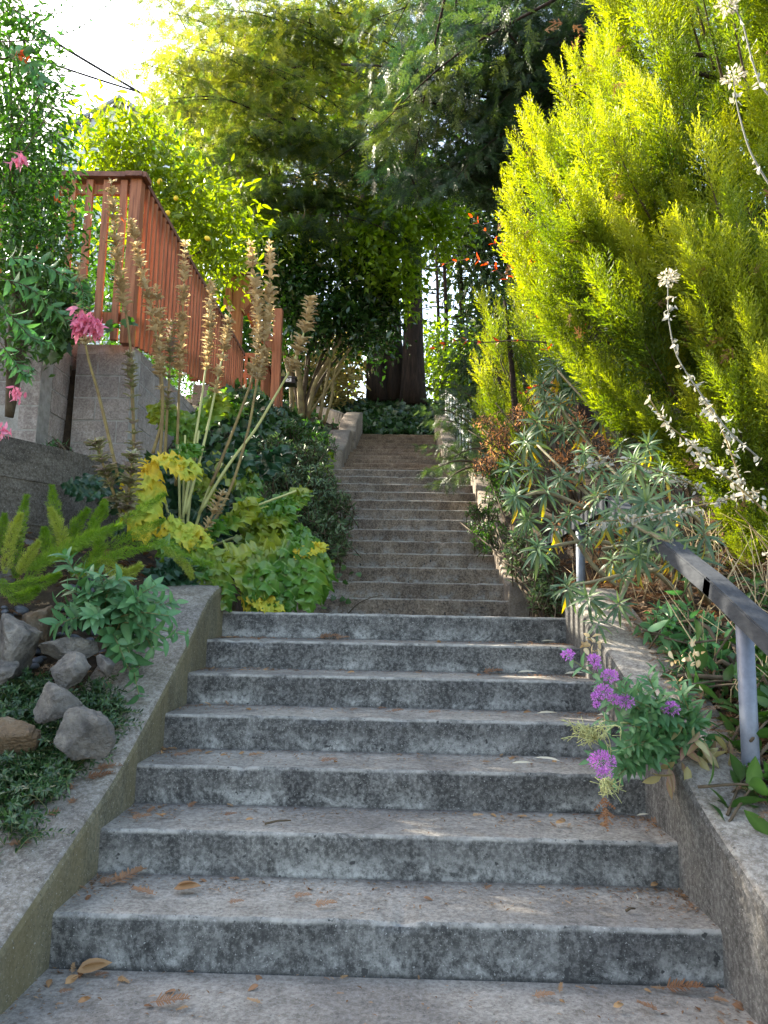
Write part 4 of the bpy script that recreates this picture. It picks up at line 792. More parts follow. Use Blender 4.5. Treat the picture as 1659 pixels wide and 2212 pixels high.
FE=[([(125,1210),(120,1120),(112,1050)],4.5,.052,0),([(142,1200),(132,1150),(108,1098)],4.4,.05,1),([(160,1200),(158,1150),(190,1100)],4.5,.055,0),([(165,1187),(230,1150),(300,1105),(357,1066)],4.4,.045,0),([(175,1210),(260,1165),(320,1140),(355,1122)],4.35,.04,0),([(33,1250),(40,1160),(58,1070)],4.2,.05,0),([(10,1240),(25,1160),(45,1110)],4.1,.045,1),([(50,1260),(110,1200),(190,1160),(262,1135)],4.1,.05,0),([(230,1215),(280,1170),(350,1175),(400,1205),(463,1220)],4.4,.048,0),([(0,1250),(30,1290),(60,1285),(84,1270)],3.9,.045,0),([(20,1270),(60,1262),(100,1255),(130,1240)],4.0,.045,0),([(40,1240),(60,1205),(84,1170)],4.1,.042,1),([(215,1205),(250,1235),(270,1245),(304,1220)],4.2,.055,1),([(228,1120),(226,1090),(224,1080)],4.6,.03,0),([(180,1180),(205,1130),(222,1090)],4.55,.05,0),([(110,1220),(100,1180),(96,1140)],4.3,.05,0),([(350,1180),(400,1220),(415,1250)],4.4,.035,1),([(150,1240),(200,1225),(250,1200),(330,1180)],4.2,.05,0),([(60,1230),(80,1215),(150,1190),(200,1150)],4.2,.05,0),([(0,1200),(5,1150),(10,1110)],4.2,.04,0),([(190,1230),(215,1180),(200,1120)],4.3,.05,0)]
for pts,Y,rad,k in FE:
    m=MB(); plume(m,pts,Y,rad*.85,2600); o=m.build('plume',M['fern_y' if k else 'fern'],ft)
    if k: o['label']='yellowing plume'
# ---------- green herb hanging over the left wall
hb=thing('valerian_plant',tuple(P(210,1330,3.9)),'leafy blue-green plant leaning over the left cheek wall, without flowers','plant'); m=MB(); st=MB()
for tip in [(140,1200),(175,1225),(215,1240),(260,1250),(300,1290),(345,1300),(365,1330),(400,1370),(330,1400),(230,1290),(190,1280),(150,1270),(130,1310),(160,1340),(200,1330),(250,1330),(290,1350),(320,1340),(355,1380),(260,1400),(280,1450),(315,1470),(300,1500),(240,1270),(120,1350),(280,1300),(310,1320),(180,1310),(380,1300),(335,1265)]:
    Y=3.75+rng.uniform(-.15,.15); b_=(230+rng.uniform(-25,30),1350+rng.uniform(-10,40)); mid=((tip[0]+b_[0])/2+rng.uniform(-10,10),min(tip[1],b_[1])+abs(tip[1]-b_[1])*.4-12)
    leafy_stem(m,[P(b_[0],b_[1],Y+.1),P(*mid,Y),P(*tip,Y-.08)],LF_MID,.105,18,stem=st,stemr=.004,stemmat=0,taper=.35,ang=.85,start=.3)
m.build('foliage',M['herb'],hb); st.build('stem',M['stem_green'],hb)
# ---------- boulders, pebbles, ground cover on the left
def boulder(px,py,Y,w_,h_,matn,lab,seed,dy=None):
    r=np.random.default_rng(seed); c=P(px,py,Y); w_*=.8; h_*=.85; c[2]-=.035; sx=w_/1662*Y/2; sz_=h_/1662*Y/2; sy=dy or (sx+sz_)/2
    v=unit(ICO3.v.copy()); pl=unit(r.normal(size=(10,3))); dd=r.uniform(.42,.72,10)
    rad=np.ones(len(v))
    for n_,d_ in zip(pl,dd): k=v@n_; rad=np.where(k>.05,np.minimum(rad,d_/np.maximum(k,.05)),rad)
    rad=rad/rad.mean(); rad*=1+.03*np.sin(v@r.normal(size=3)*5)*np.sin(v@r.normal(size=3)*6)+.025*np.sin(v@r.normal(size=3)*9)+.02*np.sin(v@r.normal(size=3)*17)+r.normal(0,.0035,len(v))
    t_=T(v*rad[:,None],[(0,1,2)]); t_.l,t_.lt=ICO3.l,ICO3.lt; m=MB()
    rt=np.array([[math.cos(.4),-math.sin(.4),0],[math.sin(.4),math.cos(.4),0],[0,0,1]]); m.raw((t_.v*A(sx,sy,sz_)),ICO3.l,ICO3.lt,0,0,False); m.V[0]=m.V[0]+c
    tag(m.build('boulder',M[matn],loc=tuple(c)),lab,'rock','boulders in the left bed')
boulder(38,1375,3.55,130,120,'rock','large rounded grey boulder behind the tan one at the left',1)
boulder(15,1572,3.1,120,85,'rock_tan','tan-faced boulder at the left picture edge',2)
boulder(82,1335,3.8,80,95,'rock_tan','upright brown slab-like rock under the fern plumes',3)
boulder(150,1385,3.6,110,70,'rock','dark squared rock at the foot of the leafy plant',4)
boulder(150,1440,3.4,80,75,'rock','blue-black rock below the squared rock',5)
boulder(120,1500,3.2,110,80,'rock','grey pointed rock in the middle of the ground cover',6)
boulder(165,1575,3.05,125,95,'rock','angular grey rock with a flat facet facing the stairs',7)
boulder(60,1180,4.9,90,70,'rock','pale grey rock behind the fern plumes',8)
boulder(5,1430,3.4,60,60,'rock','small grey rock cut by the left picture edge',9)
boulder(10,1250,4.3,60,60,'rock','rock at the left edge between the ferns',10)
boulder(230,1420,3.45,45,40,'rock','little pale stone right of the dark rocks',11)
pm=MB(); pm.inst(ICO1,[(0,0,0)],np.array([np.diag([.030,.022,.014])])); p0=None
for k in range(110):
    if k<70: px,py=rng.uniform(150,430),rng.uniform(1285,1325)
    else: px,py=rng.uniform(0,110),rng.uniform(1300,1350)
    Y=4.2+rng.uniform(-.25,.35) if k<70 else 3.9+rng.uniform(-.2,.2); c=P(px,py,Y); c[2]=float(ground_z(c[0],c[1]))+.03
    if c[0]>-1.46: c[0]=-1.5-rng.random()*.4; c[2]=float(ground_z(c[0],c[1]))+.02
    if p0 is None: p0=pm.build('pebble',M['pebble']); o=p0
    else: o=p0.copy(); S.collection.objects.link(o)
    s_=rng.uniform(.7,1.5); o.location=c; o.rotation_euler=(rng.normal(0,.2),rng.normal(0,.2),rng.uniform(0,6)); o.scale=(s_,s_,s_); tag(o,'smooth dark pebble lying between the boulders and ferns in the left bed','pebble','dark pebbles in the left bed')
# ground cover herb
m=MB(); st=MB()
def creeping(px,py,Y,n=26,s_=.028):
    c=P(px,py,Y); c[2]=float(ground_z(c[0],c[1]))+.02; a=rng.uniform(0,6.28); ln=rng.uniform(.08,.2); e=c+A(math.cos(a)*ln,math.sin(a)*ln*.7,rng.uniform(.03,.10)); leafy_stem(m,[c,(c+e)/2+A(0,0,.03),e],LS,s_,n,stem=st,stemr=.0015,stemmat=0,ang=1.,taper=.3)
for _ in range(900):
    px,py=(rng.uniform(0,240),rng.uniform(1400,1730)) if rng.random()<.75 else (rng.uniform(150,330),rng.uniform(1430,1560))
    if py>1720-.55*px+60: continue
    creeping(px,py,3.5-.9*(py-1430)/300*.9+rng.uniform(-.1,.1),26,.034)
tag(m.build('ground_cover',M['ivy_dk'],loc=tuple(P(100,1600,3))),'fine dark green creeping ground cover between the boulders','ground cover',kind='stuff')
tag(st.build('ground_cover_stems',M['stem_green'],loc=tuple(P(100,1600,3))),'thin runners of the creeping ground cover','ground cover',kind='stuff')
# litter on beds
def litter(n,x0,x1,y0,y1,lab,s_=.06,t_=SPR_S,dz=.02,mat='litter'):
    pts=on_ground(n,x0,x1,y0,y1,(.0,.03)); m=MB(); d=rdir(n,0,1.); d[:,2]*=.25; m.inst(t_,pts+A(0,0,dz),frames(d,rdir(n,2,.5),s_*rng.uniform(.6,1.4,n))); tag(m.build('leaf_litter',M[mat],loc=tuple(pts[0])),lab,'leaf litter',kind='stuff')
litter(900,-2.6,-1.42,2.2,4.8,'brown needle litter scattered over the left bed',.075)
litter(5200,1.38,3.6,2.6,7.5,'thick orange-brown needle litter on the slope right of the stairs',.10)
litter(1500,1.38,3.6,2.0,5.5,'curled dry leaves among the needle litter on the right slope',.05,LSW)
litter(700,-3.4,-1.2,4.8,7.5,'dead leaves under the acanthus clump',.06,LSW)


bushtree('added_shade_tree','leafy tree added out of view left of the fence corner to shade the lowest steps',A(-6.4,7.3,2.4),[((-6.0+dx_,7.2+dy_,4.6+dz_),(.9,1.0,.8),900) for dx_,dy_,dz_ in ((0,0,0),(.3,-1.3,-.1),(-.6,1.1,.3),(-.3,-.6,1.),(-.8,.4,1.2),(.2,.9,.1))],M['shrub'],LSW,.12,.08)  # tree added off the left edge to keep the low steps shaded
# planting behind the front run of the fence
bushtree('yard_shrub','dark leafy shrub growing in the yard behind the left run of the fence',A(-4.2,8.2,3.3),[((-3.2,7.9,4.2),(.6,.6,.7),900),((-4.3,8.1,4.3),(.8,.6,.8),1300),((-5.4,8.,4.3),(.8,.6,.8),900),((-2.9,8.6,3.9),(.3,.8,.5),500)],M['shrub'],LS,.08,.03,cat='shrub')
bushtree('yard_shrub','leafy shrub behind the right-hand run of the fence, seen through its slats',A(-3.4,11,3.9),[((-3.3,9.6,4.1),(.5,1.2,.6),1200),((-3.1,8.6,3.55),(.35,.9,.35),700),((-3.0,10.3,3.5),(.3,1.,.5),800),((-2.9,11.8,4.1),(.25,.9,.5),700),((-3.3,11.6,4.5),(.5,1.2,.6),1200)],M['shrub'],LS,.08,.03,cat='shrub')
# ============================================================ RIGHT SIDE
# golden cypress: feathery plumes fanning up and to the left from the trunk
def cyp_plume(m, base, tip, wd, nspr, br, att, lift=.25):
    base=A(*base);tip=A(*tip);Lb=np.linalg.norm(tip-base); mid=(base+tip)/2-A(0,0,lift*Lb*.25); q=smooth_pts([base,mid,tip],16); m.tube(q[:14],[.011,.007,.003],5,br)
    u=np.concatenate([rng.random(nspr)**.75,[1.]]); u=np.clip(.08+.92*u,0,1); ix=u*15; i0=np.clip(ix.astype(int),0,14); f=(ix-i0)[:,None]; p=q[i0]*(1-f)+q[i0+1]*f; ax=unit(q[i0+1]-q[i0]); n=len(u)
    side=rng.normal(size=(n,3)); side-=ax*np.sum(side*ax,1,keepdims=True); side=unit(side)
    env=np.sin(np.pi*np.clip(.16+u*.84,0,1))**.7; spread=(.25+.55*env)[:,None]
    d=unit(ax+side*spread*rng.uniform(.3,1.2,(n,1))+A(0,0,.28)); d[-1]=ax[-1]
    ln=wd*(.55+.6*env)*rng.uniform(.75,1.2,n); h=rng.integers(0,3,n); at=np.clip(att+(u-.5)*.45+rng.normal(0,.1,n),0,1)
    for k in range(3): s_=h==k; m.inst(CYP[k],p[s_],frames(d[s_],rdir(n)[s_],ln[s_]),0,at[s_])
ct=thing('golden_cypress',(3.3,5.6,1.6),'huge bright yellow-green feathery conifer filling the upper right','tree')
tm=MB(); trunk(tm,(3.4,5.9,1.2),(3.0,5.8,8.),.13,.04,12,0,.08); m=MB(); O=A(1850,1420)
tips=[]
sil=[(1205,166),(1148,250),(1121,325),(1100,386),(1097,443),(1287,88),(1283,179),(1307,0),(1290,-60),(1110,505),(1118,560),(1135,612),(1150,300),(1235,130),(1330,-40)]
for (x,y) in sil: tips.append((x,y,5.5,.62))
lower=[(1175,560),(1160,640),(1180,700),(1235,690),(1230,770),(1270,830),(1300,790),(1340,850),(1380,880),(1400,920),(1445,930),(1480,985),(1520,960),(1540,1040),(1560,1100),(1590,1180),(1600,1080),(1620,1230),(1640,1150),(1665,1270),(1570,1010)]
for (x,y) in lower: tips.append((x,y,5.2-.5*(x-1200)/450,.35))
for k in range(430):
    a=rng.uniform(-.73,.10); r=rng.uniform(.30,1.02); dx=math.sin(a);dy=-math.cos(a); Lm=1000 if a<-.5 else 1700; tx=O[0]+dx*r*Lm*1.35; ty=O[1]+dy*r*Lm*1.2
    if tx<1140+max(0,(ty-450))*.80 or tx<1320-ty*.55 or tx>1760 or ty<-260 or ty>1180: continue
    tips.append((tx,ty,rng.uniform(4.5,5.7)-.4*max(0,(tx-1350)/350),rng.beta(2,2)))
for (x,y,Y,att) in tips:
    tip=P(x,y,Y); v=A(O[0]-x,O[1]-y); v/=np.hypot(*v); ln=rng.uniform(190,300)*5/Y*(.85 if y>900 else 1); Yb=Y+.55
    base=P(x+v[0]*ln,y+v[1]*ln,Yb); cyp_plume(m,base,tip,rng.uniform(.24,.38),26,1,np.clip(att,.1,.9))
    if rng.random()<.25: m.inst(SPR_S,tip[None]+rng.normal(0,.15,(2,3)),frames(rdir(2,.3),rdir(2),.11*np.ones(2)),2)
    if rng.random()<.5: tm.tube(smooth_pts([base,(base+A(3.3,5.8,base[2]))/2-A(0,0,.1),A(3.3,5.8,base[2]-.7)],8),[.012,.03],6)
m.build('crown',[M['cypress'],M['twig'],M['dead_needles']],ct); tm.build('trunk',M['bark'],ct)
# inner foliage behind the plumes, shade put in by a darker leaf tint
m=MB()
for k in range(190):
    x,y=rng.uniform(1250,1800),rng.uniform(-200,1180)
    if x<1180+max(0,(y-450))*.74 or x<1360-y*.55: continue
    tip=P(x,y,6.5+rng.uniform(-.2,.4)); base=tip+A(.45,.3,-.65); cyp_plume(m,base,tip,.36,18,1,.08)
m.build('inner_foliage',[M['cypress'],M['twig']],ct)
# second golden cypress farther up
c2=thing('golden_cypress',tuple(P(1130,1020,9.5)),'smaller golden conifer standing between the red-leaved plum and the stairs','tree'); m=MB(); tm=MB(); bt=P(1120,1040,9.5); trunk(tm,bt,P(1090,650,9.5),.06,.02,8)
for (x,y) in ((1042,655),(1060,700),(1035,790),(1048,830),(1040,870),(1060,905),(1085,950),(1105,640),(1120,700),(1075,750),(1130,760),(1150,690),(1165,790),(1090,800),(1120,850),(1070,850),(1100,900),(1140,880),(1115,950),(1145,940),(1095,990),(1050,740),(1180,740),(1160,840),(1130,640),(1085,680),(1190,690),(1120,980)):
    Y=9.4+rng.uniform(-.3,.3); cyp_plume(m,P(x+rng.uniform(25,60),y+rng.uniform(110,160),Y+.2),P(x,y,Y),.34,14,1,rng.uniform(.25,.8))
m.build('crown',[M['cypress'],M['twig']],c2); tm.build('trunk',M['bark'],c2)
# yew-like boughs reaching over the right edge of the steps
yw=thing('young_redwood',tuple(P(1060,960,11)),'young redwood with grey-green arching sprays beside the white railing','tree'); m=MB()
for (tx,ty,bx,by,Y) in ((930,880,1040,930,11),(945,905,1050,950,11),(925,960,1020,1000,10.8),(960,870,1050,940,11.5),(935,1015,1040,1000,9.6),(960,1040,1050,1010,9.3),(985,840,1060,900,12),(950,820,1060,880,12.5),(1000,880,1090,960,10.8),(975,990,1070,970,10.2),(1010,800,1080,860,12.5),(1020,930,1090,990,10.4),(990,950,1080,1000,10.5),(965,780,1070,830,13)):
    bough(m,P(tx,ty,Y),P(bx,by,Y+.6),6,.17,att=.6,droop=.15)
for _ in range(13):
    tx,ty=rng.uniform(960,1080),rng.uniform(700,930); Y=rng.uniform(12.5,14.5); bough(m,P(tx,ty,Y),P(tx+110,ty+40,Y+.8),7,.24,att=.25,droop=.15)
m.build('crown',[M['redwood_dk'],M['twig'],M['dead_needles']],yw); tm=MB(); trunk(tm,P(1075,1010,12),P(1070,650,12.5),.08,.03,8); tm.build('trunk',M['bark'],yw)
# trees added to the right behind the golden cypress, meant to shade the steps
for k,(x,y,h_,lab) in enumerate(((5.6,8.6,8.5,'added dark evergreen directly behind the big golden conifer'),(8.2,13.5,11,'added tall dark evergreen farther up the slope on the right, behind the golden conifer'),(4.3,17.,8.5,'added dark evergreen right of the bare trunks at the head of the stairs'))):
    gz_=float(ground_z(x,y)); blobs=[((x+rng.normal(0,.8),y+rng.normal(0,.8),gz_+h_*u),(1.7,1.7,1.1),900) for u in np.linspace(.22,1,8)]
    bushtree('added_evergreen',lab,A(x,y,gz_),blobs,M['redwood_dk'],LSW,.16,.16,group=None,shell=.1)
# foliage massed behind the golden cypress base
bush('undergrowth_bush','rusty-leaved shrub glowing in the sun under the smaller golden conifer',A(1.9,8.0,2.1),
  pxblobs([(1050,920,8.6,25,20,.3,160),(1075,960,8.4,35,45,.3,420),(1050,1000,8.2,30,25,.3,260),(1180,880,7.6,50,60,.4,420),(1230,930,7.2,50,50,.4,360),(1110,900,8.4,30,30,.3,200)]),M['rust_leaf'],LS,.055,per=10)
bush('leafy_bush','dark leafy bush spilling over the right edge of the middle steps',A(1.25,6.4,1.2),
  pxblobs([(1035,1120,8.6,32,40,.25,480),(1070,1080,8.4,40,45,.25,420),(1060,1160,8.0,45,40,.25,420),(1090,1030,8.2,40,50,.3,380)]),M['shrub'],LF,.06,per=12)
bush('leafy_bush','grey-green bush at the right end of the landing beside the wall top',A(1.22,5.7,1.1),
  pxblobs([(1130,1180,5.9,50,40,.2,420),(1170,1230,5.7,40,40,.18,420),(1180,1290,5.6,35,35,.15,300),(1120,1215,6.0,30,30,.18,200)]),M['bush'],LF,.06,per=12)
# red-leaved plum branch
pl=thing('plum_sapling',tuple(P(1250,1000,7.6)),'thin sapling with scattered translucent red leaves against the golden conifer','tree'); st=MB(); m=MB()
for pts in ([(1240,960),(1200,830),(1165,690),(1110,580),(1080,530)],[(1180,740),(1120,735),(1040,740),(985,735),(940,752)],[(1170,700),(1130,640),(1090,560),(1050,500),(1020,470)],[(1150,660),(1080,590),(1030,560),(960,570)],[(1190,790),(1240,740),(1270,700)],[(1205,840),(1170,830),(1130,850)],[(1120,590),(1150,560),(1160,530)]):
    q=[P(x,y,7.6) for x,y in pts]; st.tube(smooth_pts(q,12),[.009,.003],5); leafy_stem(m,q,LF,.085,15,ang=.7,taper=.2,start=.25)
m.build('leaves',M['red_leaf'],pl); st.build('stem',M['twig'],pl)
# ---------- euphorbia
eu=thing('euphorbia_shrub',tuple(P(1450,1330,4.9)),'sprawling euphorbia with bare curving stems and blue-green rosettes over the right wall','shrub'); st=MB()
def rosette(px,py,Y,s_=.13,n=26,old=.12,dirv=None,lab=None,mt='euph'):
    c=P(px,py,Y); ax=unit(dirv if dirv is not None else A(-.25,-.55,.5)+rng.normal(0,.15,3)); r1=unit(np.cross(ax,A(.1,.2,1))); r2=np.cross(ax,r1); i=np.arange(n); a=i*2.39996; el=1.35-1.75*(i/n)**.9
    d=(np.cos(a)[:,None]*r1+np.sin(a)[:,None]*r2)*np.cos(el)[:,None]+ax*np.sin(el)[:,None]; d=unit(d+A(0,0,-.25)*(i/n)[:,None]+rng.normal(0,.06,(n,3)))
    m=MB(); m.inst(LF_DROOP,c+d*.008-ax*(i/n)[:,None]*.05,frames(d,ax+rng.normal(0,.1,(n,3)),s_*(.45+.6*(i/n)**.5)*rng.uniform(.85,1.15,n)),0)
    k=rng.integers(0,4); 
    if k>0: dd=unit(A(0,-.1,-1)+rng.normal(0,.25,(k,3))); m.inst(LF_DROOP,c-ax*.05+dd*.01,frames(dd,rdir(k)+A(0,-1,0),s_*1.15*np.ones(k)),1)
    o=m.build('leaf_rosette',[M[mt],M['euph_y']],eu); return c
RS=[(1113,1070,4.9,.145,34),(1180,1059,4.9,.13,26),(1262,973,5.0,.12,24),(1369,996,4.7,.16,26),(1287,1070,4.8,.15,24),(1161,1181,4.6,.13,26),(1224,1263,4.3,.13,22),(1336,1304,4.0,.15,22),(1288,1338,4.0,.11,20),(1321,1204,4.3,.11,20),(1499,1200,3.95,.17,26),(1269,1152,4.7,.12,20),(1470,1085,4.2,.11,18),(1209,869,5.7,.17,26),(1250,921,5.6,.17,26),(1135,951,5.7,.18,28),(1176,862,5.9,.17,28),(1295,899,5.6,.17,26),(1202,788,6.1,.17,28),(1160,910,5.8,.18,28),(1215,930,5.7,.18,28),(1340,960,5.4,.14,22),(1100,1010,5.6,.15,24),(1150,1010,5.4,.15,24),(1210,1030,5.2,.14,24),(1320,1040,5.0,.13,20),(1170,830,6.1,.16,28),(1240,830,6.0,.16,26),(1400,1040,4.8,.12,18),(1230,1110,4.9,.12,20),(1195,1130,4.8,.12,20),(1140,1120,5.0,.12,22)]
RS+=[(1420,1120,4.0,.15,26),(1385,1175,4.2,.13,22),(1450,1175,3.85,.14,24),(1350,1112,4.4,.12,20),(1520,1150,3.75,.12,20),(1430,1020,4.4,.14,22),(1400,960,4.9,.14,22),(1260,1000,5.2,.12,20),(1345,1240,4.1,.10,16),(1270,1290,4.1,.11,18)]
RS+=[(1335,1092,3.9,.13,22),(1372,1128,3.8,.15,24),(1410,1150,3.7,.13,22),(1445,1168,3.6,.14,24),(1475,1200,3.5,.12,22),(1395,1085,3.85,.14,24),(1435,1108,3.75,.13,20),(1350,1165,3.9,.12,20),(1310,1120,4.1,.13,22),(1300,1010,4.6,.13,22),(1345,1040,4.4,.13,22),(1380,1200,3.8,.11,18)]
for r_ in RS: rosette(r_[0],r_[1],r_[2],r_[3]*rng.uniform(.66,1.05),int(r_[4]*rng.uniform(.8,1.5)))
for pts in ([(1560,1300,4.4),(1507,1207,4.1),(1429,1230,4.2),(1366,1237,4.25),(1303,1252,4.3),(1232,1267,4.35)],[(1366,1237,4.25),(1350,1270,4.1),(1338,1300,4.0)],[(1500,1330,4.6),(1451,1267,4.5),(1400,1225,4.45),(1358,1200,4.4),(1322,1207,4.35)],[(1370,1237,4.25),(1380,1200,4.3),(1360,1180,4.3),(1300,1185,4.3)],[(1520,1330,4.8),(1450,1150,4.7),(1380,1080,4.7),(1290,1075,4.8)],[(1480,1320,4.9),(1400,1130,4.9),(1300,1110,4.9),(1185,1065,4.9),(1120,1075,4.9)],[(1480,1320,5.),(1350,1190,4.9),(1260,1170,4.8),(1165,1187,4.65)],[(1450,1320,5.2),(1330,1130,5.2),(1250,1050,5.3),(1160,960,5.6)],[(1460,1320,5.3),(1370,1080,5.3),(1290,980,5.5),(1210,880,5.7)],[(1460,1320,5.3),(1400,1050,5.4),(1310,920,5.6),(1205,800,6.0)],[(1470,1320,5.),(1420,1110,4.9),(1372,1005,4.75)],[(1540,1330,4.6),(1520,1150,4.4),(1472,1095,4.25)],[(1500,1330,4.5),(1470,1190,4.5),(1450,1120,4.4),(1400,1100,4.4),(1330,1115,4.5),(1280,1155,4.65)],[(1530,1300,4.2),(1480,1210,3.55),(1445,1175,3.6),(1410,1155,3.7),(1372,1135,3.8),(1335,1098,3.9)],[(1450,1180,3.6),(1435,1130,3.75),(1395,1090,3.85)],[(1420,1320,5.),(1290,1230,5.),(1215,1130,5.),(1110,1105,5.1)]):
    s_=MB(); s_.tube(smooth_pts([P(*p_) for p_ in pts],26),[.019,.013,.009],8,0,wob=.06); s_.build('stem',M['euph_stem'],eu)
# ---------- silver dried stems
def silver(pts,Y,lab,n,s_=.028,head=False,first=False):
    q=smooth_pts([P(x,y,Y) for x,y in pts],24); t=thing('dried_stem',tuple(q[-1]),lab,'dried plant'); c=MB(); c.tube(q,[.0022,.0045],5); c.build('stem',M['silver'] if head else M['stem_dry'],t)
    m=MB()
    if n:
        u=np.repeat(rng.random(n),3); ix=u*23; i0=ix.astype(int).clip(0,22); p=q[i0]+(q[i0+1]-q[i0])*(ix-i0)[:,None]+rng.normal(0,.012,(len(u),3)); m.inst(LF_WIDE,p,frames(rdir(len(u),-.5,1.),rdir(len(u)),s_*rng.uniform(.6,1.3,len(u)))); m.build('dry_leaves',M['silver'],t)
    if head:
        m=MB(); c_=q[0]; k=90; dd=rdir(k); m.inst(LF_WIDE,c_+dd*rng.random((k,1))**.4*A(.042,.035,.028),frames(dd,rdir(k),.016*rng.uniform(.7,1.3,k))); m.build('flower_head',M['petal_w'],t)
silver([(1583,165),(1590,215),(1600,260),(1618,320),(1645,372),(1690,440)],2.8,'white woolly seed head on a thin stem in front of the golden conifer, right edge',4,head=True)
silver([(1572,12),(1600,40),(1625,130),(1648,190),(1700,240)],2.7,'white dried seed head topmost at the upper right, leaning left',8,head=True)
silver([(1443,600),(1443,660),(1446,700),(1462,768),(1503,835),(1540,887),(1574,931),(1640,990)],3.3,'off-white seed head with silver leaves down its stem, mid right',26,head=True)
silver([(1399,854),(1436,910),(1488,954),(1537,1006),(1600,1055),(1680,1130)],3.3,'dried silver-leaved stem slanting down to the right before the conifer',40)
silver([(1270,1130),(1377,1118),(1455,1103),(1563,1081),(1640,1060)],3.6,'nearly level dried stem thick with silver leaves over the handrail',62)
silver([(1589,1103),(1625,1140),(1659,1185),(1700,1230)],3.0,'short bare dried stem with two silver leaves at the right edge',3,.035)
silver([(1250,1010),(1320,990),(1400,1010),(1470,1035),(1520,1060)],3.9,'upper level dried stem with curled silver leaves above the handrail',40)
silver([(1480,800),(1520,860),(1560,930),(1590,1010),(1610,1080)],3.4,'steep dried stem crossing the lower cypress foliage',30)
# ---------- red valerian with purple flowers on the right wall
rv=thing('red_valerian',tuple(P(1450,1640,3.1)),'leafy valerian with purple flower heads spilling over the right wall onto the steps','plant'); m=MB(); st=MB()
for tip in [(1235,1425),(1290,1440),(1320,1480),(1310,1510),(1350,1520),(1400,1460),(1370,1480),(1430,1500),(1460,1470),(1440,1540),(1480,1520),(1500,1560),(1400,1560),(1360,1570),(1350,1600),(1410,1610),(1440,1600),(1480,1600),(1530,1560),(1550,1600),(1560,1640),(1520,1620),(1390,1540),(1340,1620),(1330,1650),(1370,1660),(1320,1690),(1410,1640),(1280,1640),(1450,1640),(1380,1610),(1300,1660),(1490,1490),(1420,1530),(1350,1640),(1300,1555),(1340,1500)]:
    b_=(1470+rng.uniform(-45,45),1610+rng.uniform(-20,25)) if tip[1]<1630 else (1420,1640); Y0=3.05; Y=2.95-.25*(b_[0]-tip[0])/230; mid=((tip[0]+b_[0])/2,(tip[1]+b_[1])/2-18)
    leafy_stem(m,[P(b_[0],b_[1],Y0),P(*mid,(Y0+Y)/2),P(*tip,Y)],LF,.085,16,stem=st,stemr=.0035,stemmat=0,taper=.45,ang=.85,start=.35)
m.build('foliage',M['herb'],rv); st.build('stem',M['stem_green'],rv)
m=MB(); 
for (x,y) in ((1500,1600),(1520,1640),(1540,1620),(1470,1640),(1430,1660),(1560,1600),(1490,1570)): m.inst(LF,P(x,y,2.95)+rng.normal(0,.02,(4,3)),frames(rdir(4,-.9,.6),rdir(4),.085*np.ones(4)))
m.build('reddened_leaves',leafmat('reddened_leaf',[(.30,.14,.14),(.34,.30,.14),(.40,.38,.22)],.3),rv)['label']='pale reddish older leaves'
for (x,y,s_) in ((1226,1415,.020),(1283,1424,.020),(1290,1440,.012),(1317,1461,.028),(1303,1494,.030),(1285,1505,.012),(1326,1510,.018),(1351,1516,.028),(1448,1531,.031),(1300,1645,.045),(1306,1672,.024),(1289,1522,.010)):
    Y=2.95-.25*(1470-x)/230-.03; c=P(x,y,Y); n=int(300*(s_/.03)**1.3); dd=rdir(n,.35); m=MB(); m.inst(LSW,c+dd*(rng.random((n,1))**.4)*A(s_,s_,s_*.75),frames(dd,rdir(n),.0085*rng.uniform(.7,1.3,n))); m.build('flower_head',M['purple'],rv)
m=MB()
for (cx_,cy_,k) in ((1250,1575,34),(1300,1600,10),(1306,1712,16)):
    for _ in range(k):
        a_=P(cx_+38,cy_+22,2.7) if k==34 else P(cx_,cy_-30,2.65); e=P(cx_+rng.normal(0,20),cy_+rng.normal(0,15),2.68+rng.normal(0,.04)); q=smooth_pts([a_,(a_+e)/2+rng.normal(0,.012,3),e],7); m.tube(q,[.0022,.0012],4)
        for j in (3,4,5): m.tube([q[j],q[j]+rng.normal(0,.016,3)],.001,4)
m.tube(smooth_pts([P(1288,1597,2.7),P(1350,1560,2.85),P(1430,1600,3.)],10),.003,5); m.build('dried_seed_spray',M['stem_yel'],rv)
m=MB(); m.inst(SPR_S,[P(1304,1720,2.62),P(1308,1745,2.62)],frames(A([.1,0,-1],[.15,0,-1]),A([0,-1,0],[.2,-1,0]),A(.095,.075)) ,0); o=tag(m.build('fallen_sprig',M['dead_needles'],loc=tuple(P(1304,1720,2.62))),'brown redwood sprig caught hanging below the big purple flower head','fallen sprig')
# ---------- leafy plants behind the right wall
bush('mallow_plant','green leafy plants between the wall and the blue-grey post',A(1.5,3.5,.85),
  pxblobs([(1470,1370,3.9,45,60,.12,300),(1520,1420,3.7,40,50,.12,260),(1480,1460,3.6,40,50,.12,220),(1540,1370,3.9,35,40,.12,180),(1430,1340,4.1,30,30,.12,120)]),M['herb'],LF,.10,per=8)
bush('mallow_plant','broad-leaved green plants right of the blue-grey post at the picture edge',A(1.8,3.3,.8),
  pxblobs([(1640,1480,3.3,35,45,.12,160),(1650,1560,3.1,35,60,.12,160),(1640,1690,2.8,20,30,.1,70),(1620,1430,3.6,30,40,.12,120)]),M['shrub'],LF_WIDE,.12,per=7)
bush('leafy_shrub','dark leaves in the shade under the handrail',A(1.9,4.2,1.1),
  pxblobs([(1560,1300,4.6,60,50,.3,300),(1620,1330,4.3,50,60,.3,300),(1600,1500,3.9,40,80,.2,300)]),M['shrub'],LF,.09,per=10)
m=MB(); 
